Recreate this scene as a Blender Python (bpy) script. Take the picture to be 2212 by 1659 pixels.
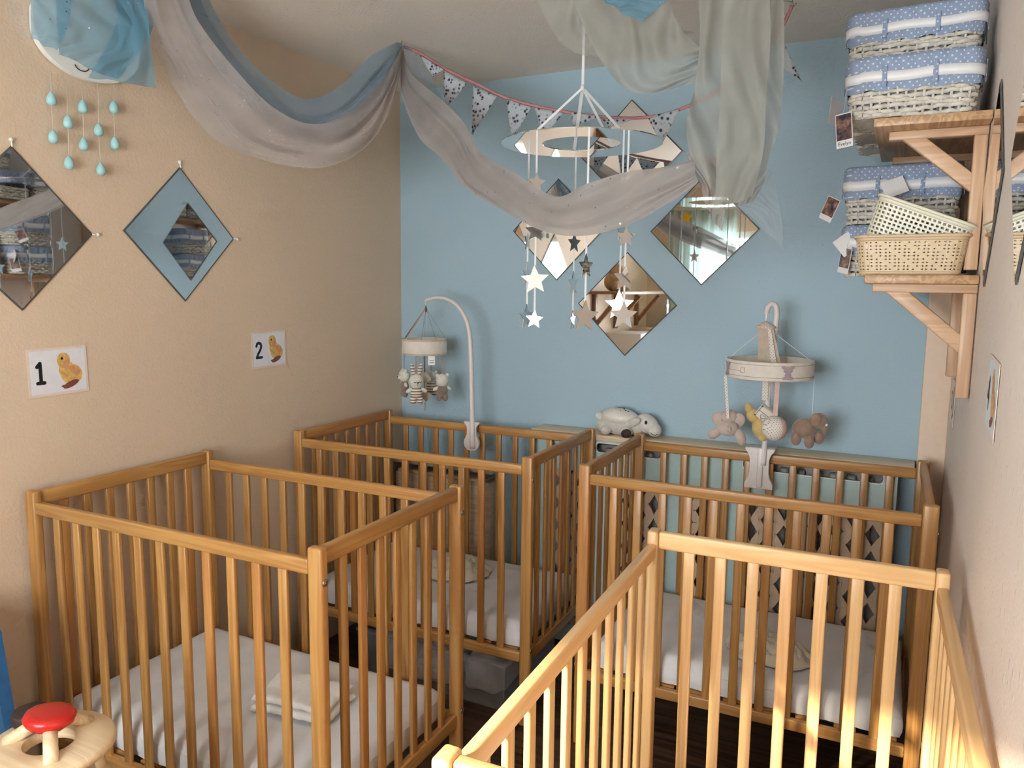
import bpy, bmesh, math, random
from mathutils import Vector, Matrix, noise
random.seed(7)
R = math.radians
S = bpy.context.scene
COL = S.collection
for o in list(bpy.data.objects):
    bpy.data.objects.remove(o)

# ------------------------------------------------------------------ camera
CAM = Vector((0, 0, 1.566))
F_PX = 1674.67
YAW, PITCH, ROLL = R(26.97), R(7.18), R(0.626)
_fw = Vector((-math.sin(YAW)*math.cos(PITCH), math.cos(YAW)*math.cos(PITCH), -math.sin(PITCH)))
_r = Vector((math.cos(YAW), math.sin(YAW), 0)); _u = _r.cross(_fw)
_r2 = math.cos(ROLL)*_r + math.sin(ROLL)*_u
_u2 = -math.sin(ROLL)*_r + math.cos(ROLL)*_u
cd = bpy.data.cameras.new('camera'); co = bpy.data.objects.new('camera', cd); COL.objects.link(co)
cd.sensor_fit = 'HORIZONTAL'; cd.sensor_width = 36; cd.lens = F_PX*36/2212; cd.clip_start = 0.02
m3 = Matrix((_r2, _u2, -_fw)).transposed()
co.matrix_world = Matrix.Translation(CAM) @ m3.to_4x4()
S.camera = co
def at(px, py, ax, val):
    d = _fw + (px-1106)/F_PX*_r2 - (py-829.5)/F_PX*_u2
    return CAM + d*((val-CAM[ax])/d[ax])

# ------------------------------------------------------------------ light
W = bpy.data.worlds.new('world'); S.world = W; W.use_nodes = True
bg = W.node_tree.nodes['Background']
bg.inputs[0].default_value = (0.94, 0.97, 1.0, 1); bg.inputs[1].default_value = 21.5
sd = bpy.data.lights.new('sun', 'SUN'); so = bpy.data.objects.new('sun', sd); COL.objects.link(so)
sd.energy = 16; sd.angle = R(1.6); sd.color = (1.0, 0.88, 0.70)
so.rotation_euler = Vector((.45, 1.0, -.50)).to_track_quat('-Z', 'Y').to_euler()
WX0, WX1, WZ0, WZ1, RY = -1.80, -0.22, 0.95, 2.07, -0.85      # window opening in the rear wall
pd = bpy.data.lights.new('window_portal', 'AREA'); po = bpy.data.objects.new('window_portal', pd); COL.objects.link(po)
pd.shape = 'RECTANGLE'; pd.size = WX1-WX0; pd.size_y = WZ1-WZ0; pd.cycles.is_portal = True
po.location = ((WX0+WX1)/2, RY-0.02, (WZ0+WZ1)/2); po.rotation_euler = (R(90), 0, 0)
S.view_settings.view_transform = 'Standard'; S.view_settings.look = 'None'
S.view_settings.exposure = 0.0; S.view_settings.gamma = 1.0; S.view_settings.use_curve_mapping = False
S.cycles.transparent_max_bounces = 16; S.cycles.max_bounces = 7; S.cycles.diffuse_bounces = 4
S.cycles.glossy_bounces = 4; S.cycles.transmission_bounces = 4
S.cycles.sample_clamp_indirect = 6.0; S.cycles.use_adaptive_sampling = True; S.cycles.adaptive_threshold = .12; S.cycles.adaptive_min_samples = 14

# ------------------------------------------------------------------ materials
def nt(name):
    m = bpy.data.materials.new(name); m.use_nodes = True
    t = m.node_tree; b = t.nodes['Principled BSDF']
    return m, t, b
def L(t, a, b): t.links.new(a, b)
def coords(t, scale=(1,1,1), kind='Object'):
    c = t.nodes.new('ShaderNodeTexCoord'); mp = t.nodes.new('ShaderNodeMapping')
    mp.inputs['Scale'].default_value = scale; L(t, c.outputs[kind], mp.inputs[0]); return mp.outputs[0]
def noise_n(t, vec, scale, detail=4, rough=.6, dist=0):
    n = t.nodes.new('ShaderNodeTexNoise'); L(t, vec, n.inputs['Vector'])
    n.inputs['Scale'].default_value = scale; n.inputs['Detail'].default_value = detail
    n.inputs['Roughness'].default_value = rough; n.inputs['Distortion'].default_value = dist
    return n.outputs['Fac']
def ramp(t, fac, stops):
    r = t.nodes.new('ShaderNodeValToRGB'); L(t, fac, r.inputs[0]); e = r.color_ramp.elements
    while len(e) < len(stops): e.new(0.5)
    for i, (p, c) in enumerate(stops):
        e[i].position = p; e[i].color = (*c, 1) if len(c) == 3 else c
    return r.outputs[0]
def mix(t, fac, a, b, mode='MIX'):
    n = t.nodes.new('ShaderNodeMix'); n.data_type = 'RGBA'; n.blend_type = mode
    for sock, v in ((n.inputs[0], fac), (n.inputs[6], a), (n.inputs[7], b)):
        if isinstance(v, (int, float)): sock.default_value = v
        elif isinstance(v, tuple): sock.default_value = (*v, 1)
        else: L(t, v, sock)
    return n.outputs[2]
def mth(t, op, a, b=0.0, c=None):
    n = t.nodes.new('ShaderNodeMath'); n.operation = op
    for i, v in enumerate((a, b) if c is None else (a, b, c)):
        if isinstance(v, (int, float)): n.inputs[i].default_value = v
        else: L(t, v, n.inputs[i])
    return n.outputs[0]
def bump(t, b, h, strength, dist=0.01):
    n = t.nodes.new('ShaderNodeBump'); n.inputs['Strength'].default_value = strength
    n.inputs['Distance'].default_value = dist; L(t, h, n.inputs['Height']); L(t, n.outputs[0], b.inputs['Normal'])
def plain(name, col, rough=.6, metal=0, var=.08, scale=40, bmp=0, sheen=0, spec=.5):
    m, t, b = nt(name); v = coords(t)
    f = noise_n(t, v, scale, 1)
    c2 = tuple(x*(1-var*2.2) for x in col)
    L(t, ramp(t, f, [(.3, c2), (.7, col)]), b.inputs['Base Color'])
    b.inputs['Roughness'].default_value = rough; b.inputs['Metallic'].default_value = metal
    b.inputs['Specular IOR Level'].default_value = spec
    if sheen:
        b.inputs['Sheen Weight'].default_value = sheen
    if bmp: bump(t, b, noise_n(t, v, scale*4, 2), bmp, .003)
    return m
def wallpaper(name, col, chips=1.0):
    m, t, b = nt(name); v = coords(t)
    big = noise_n(t, v, 1.6, 1); fine = noise_n(t, v, 120, 1, .7)
    vo = t.nodes.new('ShaderNodeTexVoronoi'); L(t, coords(t, (1, 1, .7)), vo.inputs['Vector']); vo.inputs['Scale'].default_value = 38
    vo.inputs['Randomness'].default_value = 1
    chip = ramp(t, vo.outputs['Distance'], [(0.0, (1, 1, 1)), (.13, (.85, .85, .85)), (.2, (0, 0, 0))])
    vsep = t.nodes.new('ShaderNodeSeparateColor'); L(t, vo.outputs['Color'], vsep.inputs[0])
    keep = mth(t, 'GREATER_THAN', vsep.outputs[0], .45)
    chip = mth(t, 'MULTIPLY', chip, keep)
    dark = tuple(c*.93 for c in col)
    L(t, ramp(t, big, [(.3, dark), (.7, col)]), b.inputs['Base Color'])
    h = mth(t, 'MULTIPLY_ADD', chip, 1.0*chips, mth(t, 'MULTIPLY', fine, .55))
    bump(t, b, h, .45, .004)
    b.inputs['Roughness'].default_value = .55; b.inputs['Specular IOR Level'].default_value = .35
    return m
def wood(name, light, dark, axis='z', rough=.35, tone=.35, red=(.40, .13, .035), scale=1.0):
    m, t, b = nt(name)
    k = {'x': (1.2, 26, 26), 'y': (26, 1.2, 26), 'z': (26, 26, 1.2)}[axis]
    v = coords(t, tuple(a*scale for a in k))
    oi = t.nodes.new('ShaderNodeObjectInfo')
    add = t.nodes.new('ShaderNodeVectorMath'); add.operation = 'ADD'
    cmb = t.nodes.new('ShaderNodeCombineXYZ')
    for i in range(3): L(t, mth(t, 'MULTIPLY', oi.outputs['Random'], 37.0+i*11), cmb.inputs[i])
    L(t, v, add.inputs[0]); L(t, cmb.outputs[0], add.inputs[1]); v = add.outputs[0]
    g = noise_n(t, v, 1.0, 1, .55, 1.2); g2 = noise_n(t, v, 4.5, 2, .6)
    rings = mth(t, 'SINE', mth(t, 'MULTIPLY', g, 26.0))
    fac = mth(t, 'ADD', mth(t, 'MULTIPLY', rings, .28), mth(t, 'MULTIPLY', g2, .7))
    c = ramp(t, fac, [(.12, dark), (.62, light)])
    sel = ramp(t, oi.outputs['Random'], [(.86, (0, 0, 0)), (.97, (1, 1, 1))])
    c = mix(t, mth(t, 'MULTIPLY', sel, tone), c, red)
    hs = t.nodes.new('ShaderNodeHueSaturation'); L(t, c, hs.inputs['Color'])
    L(t, mth(t, 'MULTIPLY_ADD', oi.outputs['Random'], .22, .89), hs.inputs['Value'])
    L(t, hs.outputs[0], b.inputs['Base Color'])
    b.inputs['Roughness'].default_value = rough; b.inputs['Coat Weight'].default_value = .15; b.inputs['Coat Roughness'].default_value = .25
    return m
def sheer(name, col, alpha, glitter=0.0, dots=0.0, trans=.5, lo=None):
    """woven net: lets part of the light straight through, the threads scatter the rest"""
    m, t, b = nt(name); t.nodes.remove(b); out = t.nodes['Material Output']
    v = coords(t)
    d = t.nodes.new('ShaderNodeBsdfDiffuse'); tl = t.nodes.new('ShaderNodeBsdfTranslucent')
    cc = ramp(t, noise_n(t, v, 7, 3), [(.3, tuple(x*.86 for x in col)), (.7, col)])
    if dots:
        vo = t.nodes.new('ShaderNodeTexVoronoi'); L(t, v, vo.inputs['Vector']); vo.inputs['Scale'].default_value = 34
        dk = ramp(t, vo.outputs['Distance'], [(.06, (1, 1, 1)), (.085, (0, 0, 0))])
        cc = mix(t, mth(t, 'MULTIPLY', dk, dots), cc, (.015, .03, .06))
    L(t, cc, d.inputs[0]); L(t, cc, tl.inputs[0])
    mx = t.nodes.new('ShaderNodeMixShader'); mx.inputs[0].default_value = trans
    L(t, d.outputs[0], mx.inputs[1]); L(t, tl.outputs[0], mx.inputs[2]); sh = mx.outputs[0]
    tr = t.nodes.new('ShaderNodeBsdfTransparent')
    lw = t.nodes.new('ShaderNodeLayerWeight'); lw.inputs[0].default_value = .35
    wv = noise_n(t, v, 5, 2)
    a = mth(t, 'ADD', mth(t, 'MULTIPLY', lw.outputs['Facing'], .22), alpha-.10)
    a = mth(t, 'MULTIPLY_ADD', wv, .20, a)
    if dots: a = mth(t, 'MAXIMUM', a, mth(t, 'MULTIPLY', dk, dots))
    if glitter:
        vg = t.nodes.new('ShaderNodeTexVoronoi'); L(t, v, vg.inputs['Vector']); vg.inputs['Scale'].default_value = 42
        sp = ramp(t, vg.outputs['Distance'], [(.085, (1, 1, 1)), (.105, (0, 0, 0))])
        gl = t.nodes.new('ShaderNodeBsdfGlossy'); gl.inputs['Roughness'].default_value = .12; gl.inputs[0].default_value = (1, 1, 1, 1)
        nr = t.nodes.new('ShaderNodeBump'); nr.inputs['Strength'].default_value = 1; nr.inputs['Distance'].default_value = .05
        sepc = t.nodes.new('ShaderNodeSeparateColor'); L(t, vg.outputs['Color'], sepc.inputs[0])
        sp = mth(t, 'MULTIPLY', sp, mth(t, 'GREATER_THAN', sepc.outputs[1], .62))
        wd = t.nodes.new('ShaderNodeBsdfDiffuse'); wd.inputs[0].default_value = (.95, .95, .95, 1)
        L(t, sepc.outputs[0], nr.inputs['Height']); L(t, nr.outputs[0], gl.inputs['Normal'])
        m2 = t.nodes.new('ShaderNodeMixShader'); L(t, mth(t, 'MULTIPLY', sp, glitter), m2.inputs[0])
        fk = t.nodes.new('ShaderNodeMixShader'); fk.inputs[0].default_value = .6; L(t, wd.outputs[0], fk.inputs[1]); L(t, gl.outputs[0], fk.inputs[2])
        L(t, sh, m2.inputs[1]); L(t, fk.outputs[0], m2.inputs[2]); sh = m2.outputs[0]
        a = mth(t, 'MAXIMUM', a, mth(t, 'MULTIPLY', sp, glitter))
    m3_ = t.nodes.new('ShaderNodeMixShader')
    cl = t.nodes.new('ShaderNodeClamp'); L(t, a, cl.inputs[0]); L(t, cl.outputs[0], m3_.inputs[0])
    L(t, tr.outputs[0], m3_.inputs[1]); L(t, sh, m3_.inputs[2]); L(t, m3_.outputs[0], out.inputs[0])
    return m
M = {}
M['wall_cream'] = wallpaper('cream_woodchip', (.735, .575, .42), .8)
M['wall_blue'] = wallpaper('blue_woodchip', (.39, .54, .635), .3)
M['wall_peach'] = wallpaper('peach_woodchip', (.82, .715, .635), 1.6)
M['ceiling'] = wallpaper('ceiling_paper', (.86, .79, .71), .5)
M['trim_cream'] = plain('column_paint', (.80, .62, .47), .55, var=.015, bmp=.08)
M['floor'] = wood('floor_wood', (.085, .045, .025), (.035, .017, .01), 'x', .35, 0, scale=.6)
PL, PD = (.49, .258, .081), (.395, .185, .053)
M['pine_x'] = wood('pine_x', PL, PD, 'x'); M['pine_y'] = wood('pine_y', PL, PD, 'y'); M['pine_z'] = wood('pine_z', PL, PD, 'z')
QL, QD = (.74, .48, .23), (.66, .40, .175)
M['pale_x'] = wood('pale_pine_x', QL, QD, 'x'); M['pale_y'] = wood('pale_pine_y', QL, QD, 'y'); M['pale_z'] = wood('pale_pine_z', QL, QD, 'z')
M['steel'] = plain('bolt_steel', (.45, .40, .33), .3, 1)
M['sheet'] = plain('white_sheet', (.77, .76, .77), .8, var=.02, scale=12, bmp=.12, sheen=.2)
M['white'] = plain('white_paint', (.82, .82, .80), .4, var=.02)
M['mirror'] = plain('mirror_glass', (.93, .94, .94), .02, 1, var=0)
M['mirror_edge'] = plain('mirror_edge', (.10, .10, .09), .3)
def mk_glass():
    m, t, b = nt('window_glass'); t.nodes.remove(b)
    tr = t.nodes.new('ShaderNodeBsdfTransparent'); tr.inputs[0].default_value = (.95, .97, .96, 1)
    gl = t.nodes.new('ShaderNodeBsdfGlossy'); gl.inputs['Roughness'].default_value = .02
    fr = t.nodes.new('ShaderNodeFresnel'); fr.inputs[0].default_value = 1.3
    mx = t.nodes.new('ShaderNodeMixShader'); L(t, fr.outputs[0], mx.inputs[0]); L(t, tr.outputs[0], mx.inputs[1]); L(t, gl.outputs[0], mx.inputs[2])
    L(t, mx.outputs[0], t.nodes['Material Output'].inputs[0]); return m
M['glass'] = mk_glass()

# ------------------------------------------------------------------ mesh helpers
class MB:
    def __init__(s): s.v = []; s.f = []; s.sm = []; s.mi = []; s.cur = 0
    def add(s, vs, fs, smooth=False, mat=None):
        n = len(s.v); s.v += [tuple(x) for x in vs]
        for f in fs: s.f.append(tuple(i+n for i in f)); s.sm.append(smooth); s.mi.append(s.cur if mat is None else mat)
    def box(s, c, d, rot=None, mat=None):
        hx, hy, hz = d[0]/2, d[1]/2, d[2]/2
        vs = [Vector((x*hx, y*hy, z*hz)) for z in (-1, 1) for y in (-1, 1) for x in (-1, 1)]
        if rot is not None: vs = [rot @ v for v in vs]
        c = Vector(c)
        s.add([v+c for v in vs], [(0,2,3,1),(4,5,7,6),(0,1,5,4),(2,6,7,3),(0,4,6,2),(1,3,7,5)], False, mat)
    def bbox(s, c, d, r=.004, seg=2, rot=None, mat=None, smooth=True):
        bm = bmesh.new(); bmesh.ops.create_cube(bm, size=1)
        for v in bm.verts: v.co = Vector((v.co.x*d[0], v.co.y*d[1], v.co.z*d[2]))
        bmesh.ops.bevel(bm, geom=bm.edges[:], offset=r, segments=seg, profile=.5, affect='EDGES')
        bm.verts.ensure_lookup_table(); c = Vector(c)
        vs = [((rot @ v.co) if rot is not None else v.co) + c for v in bm.verts]
        s.add(vs, [[v.index for v in f.verts] for f in bm.faces], smooth, mat); bm.free()
    def tube(s, path, r, n=8, cap=True, mat=None, flat=1.0, up=None):
        P = [Vector(p) for p in path]; k = len(P); vs = []
        rr = r if isinstance(r, (list, tuple)) else [r]*k
        pn = None
        for i, p in enumerate(P):
            d = (P[min(i+1, k-1)]-P[max(i-1, 0)]).normalized()
            if pn is None:
                a = Vector(up) if up else (Vector((0, 0, 1)) if abs(d.z) < .9 else Vector((1, 0, 0)))
                pn = (a - d*a.dot(d)).normalized()
            else: pn = (pn - d*pn.dot(d)).normalized()
            q = d.cross(pn)
            for j in range(n):
                t = 2*math.pi*j/n
                vs.append(p + pn*math.cos(t)*rr[i] + q*math.sin(t)*rr[i]*flat)
        fs = [(i*n+j, i*n+(j+1) % n, (i+1)*n+(j+1) % n, (i+1)*n+j) for i in range(k-1) for j in range(n)]
        if cap: fs += [tuple(range(n-1, -1, -1)), tuple((k-1)*n+j for j in range(n))]
        s.add(vs, fs, True, mat)
    def ell(s, c, r, rot=None, nu=16, nv=10, mat=None, f=None):
        if isinstance(r, (int, float)): r = (r, r, r)
        vs = []; c = Vector(c)
        for i in range(nv+1):
            a = math.pi*i/nv
            for j in range(nu):
                b = 2*math.pi*j/nu
                p = Vector((math.sin(a)*math.cos(b), math.sin(a)*math.sin(b), math.cos(a)))
                if f: p = f(p)
                p = Vector((p.x*r[0], p.y*r[1], p.z*r[2]))
                vs.append((rot @ p if rot is not None else p)+c)
        fs = [(i*nu+j, (i+1)*nu+j, (i+1)*nu+(j+1) % nu, i*nu+(j+1) % nu) for i in range(nv) for j in range(nu)]
        s.add(vs, fs, True, mat)
    def lathe(s, prof, n=32, c=(0,0,0), rot=None, mat=None, smooth=True, closed=False):
        vs = []; c = Vector(c)
        for r, z in prof:
            for j in range(n):
                t = 2*math.pi*j/n; p = Vector((r*math.cos(t), r*math.sin(t), z))
                vs.append((rot @ p if rot is not None else p)+c)
        k = len(prof); fs = []
        for i in range(k if closed else k-1):
            i2 = (i+1) % k
            fs += [(i*n+j, i*n+(j+1) % n, i2*n+(j+1) % n, i2*n+j) for j in range(n)]
        s.add(vs, fs, smooth, mat)
    def prism(s, poly, a, b, fn, mat=None):
        """poly: list of 2D points, extruded from a to b; fn(u,v,w)->xyz"""
        n = len(poly); vs = [fn(u, v, a) for u, v in poly]+[fn(u, v, b) for u, v in poly]
        fs = [tuple(range(n-1, -1, -1)), tuple(range(n, 2*n))]+[(i, (i+1) % n, n+(i+1) % n, n+i) for i in range(n)]
        s.add(vs, fs, False, mat)
    def grid(s, fn, nu, nv, mat=None, wrap=False, smooth=True):
        vs = [fn(i/nu, j/nv) for i in range(nu+1) for j in range(nv+1)]
        fs = [(i*(nv+1)+j, (i+1)*(nv+1)+j, (i+1)*(nv+1)+j+1, i*(nv+1)+j+1) for i in range(nu) for j in range(nv)]
        s.add(vs, fs, smooth, mat)
    def mesh(s, name, mats, origin=(0,0,0)):
        me = bpy.data.meshes.new(name); o = Vector(origin)
        me.from_pydata([tuple(Vector(v)-o) for v in s.v], [], s.f)
        for m in (mats if isinstance(mats, (list, tuple)) else [mats]): me.materials.append(M[m] if isinstance(m, str) else m)
        me.polygons.foreach_set('use_smooth', s.sm); me.polygons.foreach_set('material_index', s.mi)
        me.update(); return me
    def build(s, name, mats, parent=None, origin=None, loc=None):
        og = origin if origin is not None else (0, 0, 0)
        o = bpy.data.objects.new(name, s.mesh(name, mats, og)); COL.objects.link(o)
        if parent is not None: o.parent = parent
        elif loc is not None: o.location = loc
        else: o.location = og
        return o
def link(name, me, parent=None, loc=(0,0,0), rot=(0,0,0)):
    o = bpy.data.objects.new(name, me); COL.objects.link(o); o.parent = parent; o.location = loc; o.rotation_euler = rot; return o
def tag(o, label, cat, group=None):
    o['label'] = label; o['category'] = cat
    if group: o['group'] = group
    return o
def thing(name, label, cat, loc=(0,0,0), rot=(0,0,0), group=None):
    o = bpy.data.objects.new(name, None); COL.objects.link(o); o.location = loc; o.rotation_euler = rot
    o.empty_display_size = .05
    return tag(o, label, cat, group)
def struct(o): o['kind'] = 'structure'; return o
def solid(o, t, off=0.0):
    md = o.modifiers.new('thickness', 'SOLIDIFY'); md.thickness = t; md.offset = off; return o
def copy_tree(o, parent=None):
    c = o.copy(); COL.objects.link(c); c.parent = parent
    for ch in list(o.children): copy_tree(ch, c)
    return c

# ------------------------------------------------------------------ the room
XL, XR, YB, ZC = -2.205, .148, 3.135, 2.468
mb = MB(); mb.box(((XL+XR)/2, (YB+RY)/2, -.03), (XR-XL+.4, YB-RY+.4, .06)); struct(mb.build('floor', 'floor'))
mb = MB(); mb.box(((XL+XR)/2, (YB+RY)/2, ZC+.03), (XR-XL+.4, YB-RY+.4, .06)); struct(mb.build('ceiling', 'ceiling'))
mb = MB(); mb.box((XL-.06, (YB+RY)/2, ZC/2), (.12, YB-RY, ZC)); struct(mb.build('wall_left', 'wall_cream'))
mb = MB(); mb.box(((XL+XR)/2, YB+.06, ZC/2), (XR-XL+.24, .12, ZC)); struct(mb.build('wall_back', 'wall_blue'))
mb = MB(); mb.box((XR+.06, (YB+RY)/2, ZC/2), (.12, YB-RY, ZC)); struct(mb.build('wall_right', 'wall_peach'))
mb = MB()
for x0, x1, z0, z1 in ((XL-.12, WX0, 0, ZC), (WX1, XR+.12, 0, ZC), (WX0, WX1, 0, WZ0), (WX0, WX1, WZ1, ZC)):
    mb.box(((x0+x1)/2, RY-.09, (z0+z1)/2), (x1-x0, .18, z1-z0))
struct(mb.build('wall_rear', 'wall_cream'))
# slim boxed pipe column in the back right corner
mb = MB(); mb.bbox(((.060+XR)/2, YB-.02, ZC/2), (XR-.060, .04, ZC-.002), .003); struct(mb.build('trim_1', 'trim_cream'))
# window behind the camera
win = bpy.data.objects.new('window_1', None); COL.objects.link(win); win.location = ((WX0+WX1)/2, RY-.1, WZ0); struct(win)
og = win.location
mb = MB(); cx = (WX0+WX1)/2
for x in (WX0+.03, cx, WX1-.03): mb.box((x, RY-.1, (WZ0+WZ1)/2), (.06, .06, WZ1-WZ0))
for z in (WZ0+.03, WZ1-.03): mb.box((cx, RY-.1, z), (WX1-WX0-.06, .06, .06))
mb.build('window_frame', 'white', win, og)
for k in (0, 1):
    mb = MB(); x0 = WX0+.06 if k == 0 else cx+.03; x1 = cx-.03 if k == 0 else WX1-.06
    mb.add([(x0, RY-.1, WZ0+.06), (x1, RY-.1, WZ0+.06), (x1, RY-.1, WZ1-.06), (x0, RY-.1, WZ1-.06)], [(0, 1, 2, 3)])
    mb.build('pane', 'glass', win, og)
mb = MB(); mb.bbox((cx, RY+.06, WZ0-.015), (WX1-WX0+.1, .16, .03), .006); mb.build('window_sill', 'white', win, og)

# ------------------------------------------------------------------ cots
CL, CW, CH = 1.05, .642, .985
def cot_mesh(fn, mat, name):
    b = MB(); fn(b); return b.mesh(name, mat)
mesh_leg = cot_mesh(lambda b: b.bbox((0, 0, CH/2), (.040, .026, CH), .006, 3), 'pine_z', 'leg')
mesh_er = cot_mesh(lambda b: b.bbox((0, 0, 0), (.022, CW-.052, .042), .005, 3), 'pine_y', 'end_rail')
mesh_sr = cot_mesh(lambda b: b.bbox((0, 0, 0), (CL-.08, .021, .036), .005, 3), 'pine_x', 'side_rail')
ZB = .255
mesh_ss = cot_mesh(lambda b: b.bbox((0, 0, 0), (.026, .012, .922-ZB), .003, 2), 'pine_z', 'slat')
mesh_es = cot_mesh(lambda b: b.bbox((0, 0, 0), (.012, .026, .940-ZB), .003, 2), 'pine_z', 'slat')
b_ = MB(); b_.lathe([(0, .003), (.003, .003), (.0032, .0015), (.005, .003), (.0085, .002), (.009, 0), (0, 0)], 14); mesh_bolt = b_.mesh('bolt', 'steel')
b_ = MB()
for i in range(9): b_.box((-CL/2+.09+i*(CL-.18)/8, 0, .268), (.06, CW-.06, .012))
mesh_base = b_.mesh('slatted_base', 'pine_y')
def cot(label, x, y, rz, group='wooden cots'):
    t = thing('cot', label, 'cot', (x, y, 0), (0, 0, R(rz)), group)
    for sx in (-1, 1):
        for sy in (-1, 1):
            lg = link('leg', mesh_leg, t, (sx*(CL/2-.02), sy*(CW/2-.013), 0))
            for z in (.905, .285):
                link('bolt', mesh_bolt, lg, (sx*.020, sy*0.0, z), (0, sx*R(90), 0))
        link('end_rail', mesh_er, t, (sx*(CL/2-.020), 0, CH-.024))
        link('bottom_end_rail', mesh_er, t, (sx*(CL/2-.020), 0, ZB))
        for i in range(7): link('slat', mesh_es, t, (sx*(CL/2-.020), -(CW/2-.026)+(CW-.052)*(i+1)/8, (.942+ZB)/2))
    for sy in (-1, 1):
        link('side_rail', mesh_sr, t, (0, sy*(CW/2-.013), CH-.030-.018))
        link('bottom_side_rail', mesh_sr, t, (0, sy*(CW/2-.013), ZB))
        for i in range(11): link('slat', mesh_ss, t, (-(CL/2-.04)+(CL-.08)*(i+1)/12, sy*(CW/2-.013), (.922+ZB)/2))
    link('slatted_base', mesh_base, t)
    return t
cot1 = cot('wooden slatted cot nearest the left wall, behind the red-topped toy', -1.650, 1.592, .9)
cot2 = cot('wooden slatted cot in the far left corner under the bunny mobile', -1.645, 2.655, 1.2)
cot3 = cot('wooden slatted cot against the blue wall on the right, under the elephant mobile', -.420, 2.666, 1.0)
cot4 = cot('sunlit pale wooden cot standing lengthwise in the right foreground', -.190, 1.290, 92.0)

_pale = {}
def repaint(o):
    """the foreground cot gets the paler set of pine colours"""
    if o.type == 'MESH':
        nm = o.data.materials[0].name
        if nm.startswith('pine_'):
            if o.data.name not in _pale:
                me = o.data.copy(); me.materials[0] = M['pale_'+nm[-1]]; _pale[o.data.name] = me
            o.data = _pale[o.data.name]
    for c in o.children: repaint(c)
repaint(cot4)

# ------------------------------------------------------------------ bedding
def rbox(b, c, d, e=.16, nu=56, nv=28, amp=0.0, fr=9.0, seed=0, mat=None, rot=None):
    c = Vector(c); vs = []
    sg = lambda x: math.copysign(abs(x)**e, x)
    for i in range(nv+1):
        a = math.pi*i/nv
        for j in range(nu):
            t = 2*math.pi*j/nu
            p = Vector((sg(math.sin(a))*sg(math.cos(t)), sg(math.sin(a))*sg(math.sin(t)), sg(math.cos(a))))
            q = Vector((p.x*d[0]/2, p.y*d[1]/2, p.z*d[2]/2))
            if amp:
                n_ = noise.noise(q*fr+Vector((seed, seed*2, 0)))+.5*noise.noise(q*fr*2.3+Vector((0, seed, 3)))
                k_ = q.normalized() if q.length else q
                q = q + Vector((k_.x*.6, k_.y*.6, math.copysign(1, q.z)))*n_*amp
            if rot is not None: q = rot @ q
            vs.append(q+c)
    fs = [(i*nu+j, (i+1)*nu+j, (i+1)*nu+(j+1) % nu, i*nu+(j+1) % nu) for i in range(nv) for j in range(nu)]
    b.add(vs, fs, True, mat)
def mattress(x, y, rz, label, seed):
    b = MB(); b.cur = 0
    # dense flat top made from a grid so the sheet can wrinkle, skirt gathered below
    Lx, Ly, H = CL-.1, CW-.075, .088
    nx, ny = 60, 36
    def top(u, v):
        x_, y_ = (u-.5)*Lx, (v-.5)*Ly
        ex = min(u, 1-u)*Lx; ey = min(v, 1-v)*Ly; rr = .035
        dz = 0
        for q in (ex, ey):
            if q < rr: dz -= rr-math.sqrt(max(0, rr*rr-(rr-q)**2))
        w = noise.noise(Vector((x_*6+seed, y_*9, seed)))*.0035+noise.noise(Vector((x_*22+seed, y_*10, seed)))*.0018
        return (x_, y_, H+max(dz, -rr)*.9+w)
    b.grid(top, nx, ny)
    # side skirt
    per = []
    n = 150
    for k in range(n):
        s_ = k/n*2*(Lx+Ly)
        if s_ < Lx: p = (-Lx/2+s_, -Ly/2, 0, -1)
        elif s_ < Lx+Ly: p = (Lx/2, -Ly/2+s_-Lx, 1, 0)
        elif s_ < 2*Lx+Ly: p = (Lx/2-(s_-Lx-Ly), Ly/2, 0, 1)
        else: p = (-Lx/2, Ly/2-(s_-2*Lx-Ly), -1, 0)
        per.append(p)
    rows = 6; vs = []
    for r_ in range(rows+1):
        z = H-.030-(H-.032)*r_/rows
        for k, (x_, y_, nx_, ny_) in enumerate(per):
            w = .0015*math.sin(k*1.9+seed)*r_/rows+noise.noise(Vector((k*.35, r_*.9, seed)))*.0035*(r_/rows)
            bulge = .004*math.sin(math.pi*r_/rows)
            vs.append((x_+nx_*(w+bulge), y_+ny_*(w+bulge), z))
    b.add(vs, [(r_*n+k, r_*n+(k+1) % n, (r_+1)*n+(k+1) % n, (r_+1)*n+k) for r_ in range(rows) for k in range(n)], True)
    b.add([vs[rows*n+k] for k in range(n)], [tuple(range(n))], False)
    o = b.build('mattress', 'sheet'); o.location = (x, y, .275); o.rotation_euler = (0, 0, R(rz))
    return tag(o, label, 'mattress', 'cot mattresses')
mattress(-1.650, 1.592, .9, 'white sheeted mattress in the cot nearest the left wall', 1.3)
mattress(-1.645, 2.655, 1.2, 'white sheeted mattress in the far left corner cot', 5.1)
mattress(-.420, 2.668, 1.0, 'white sheeted mattress in the cot under the elephant mobile', 9.7)
mattress(-.190, 1.290, 92., 'white sheeted mattress in the sunlit foreground cot', 3.7)
M['muslin_white'] = plain('muslin_white', (.84, .82, .79), .9, var=.03, scale=30, bmp=.25, sheen=.3)
M['muslin_cream'] = plain('muslin_cream', (.78, .71, .58), .9, var=.06, scale=30, bmp=.3, sheen=.3)
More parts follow.
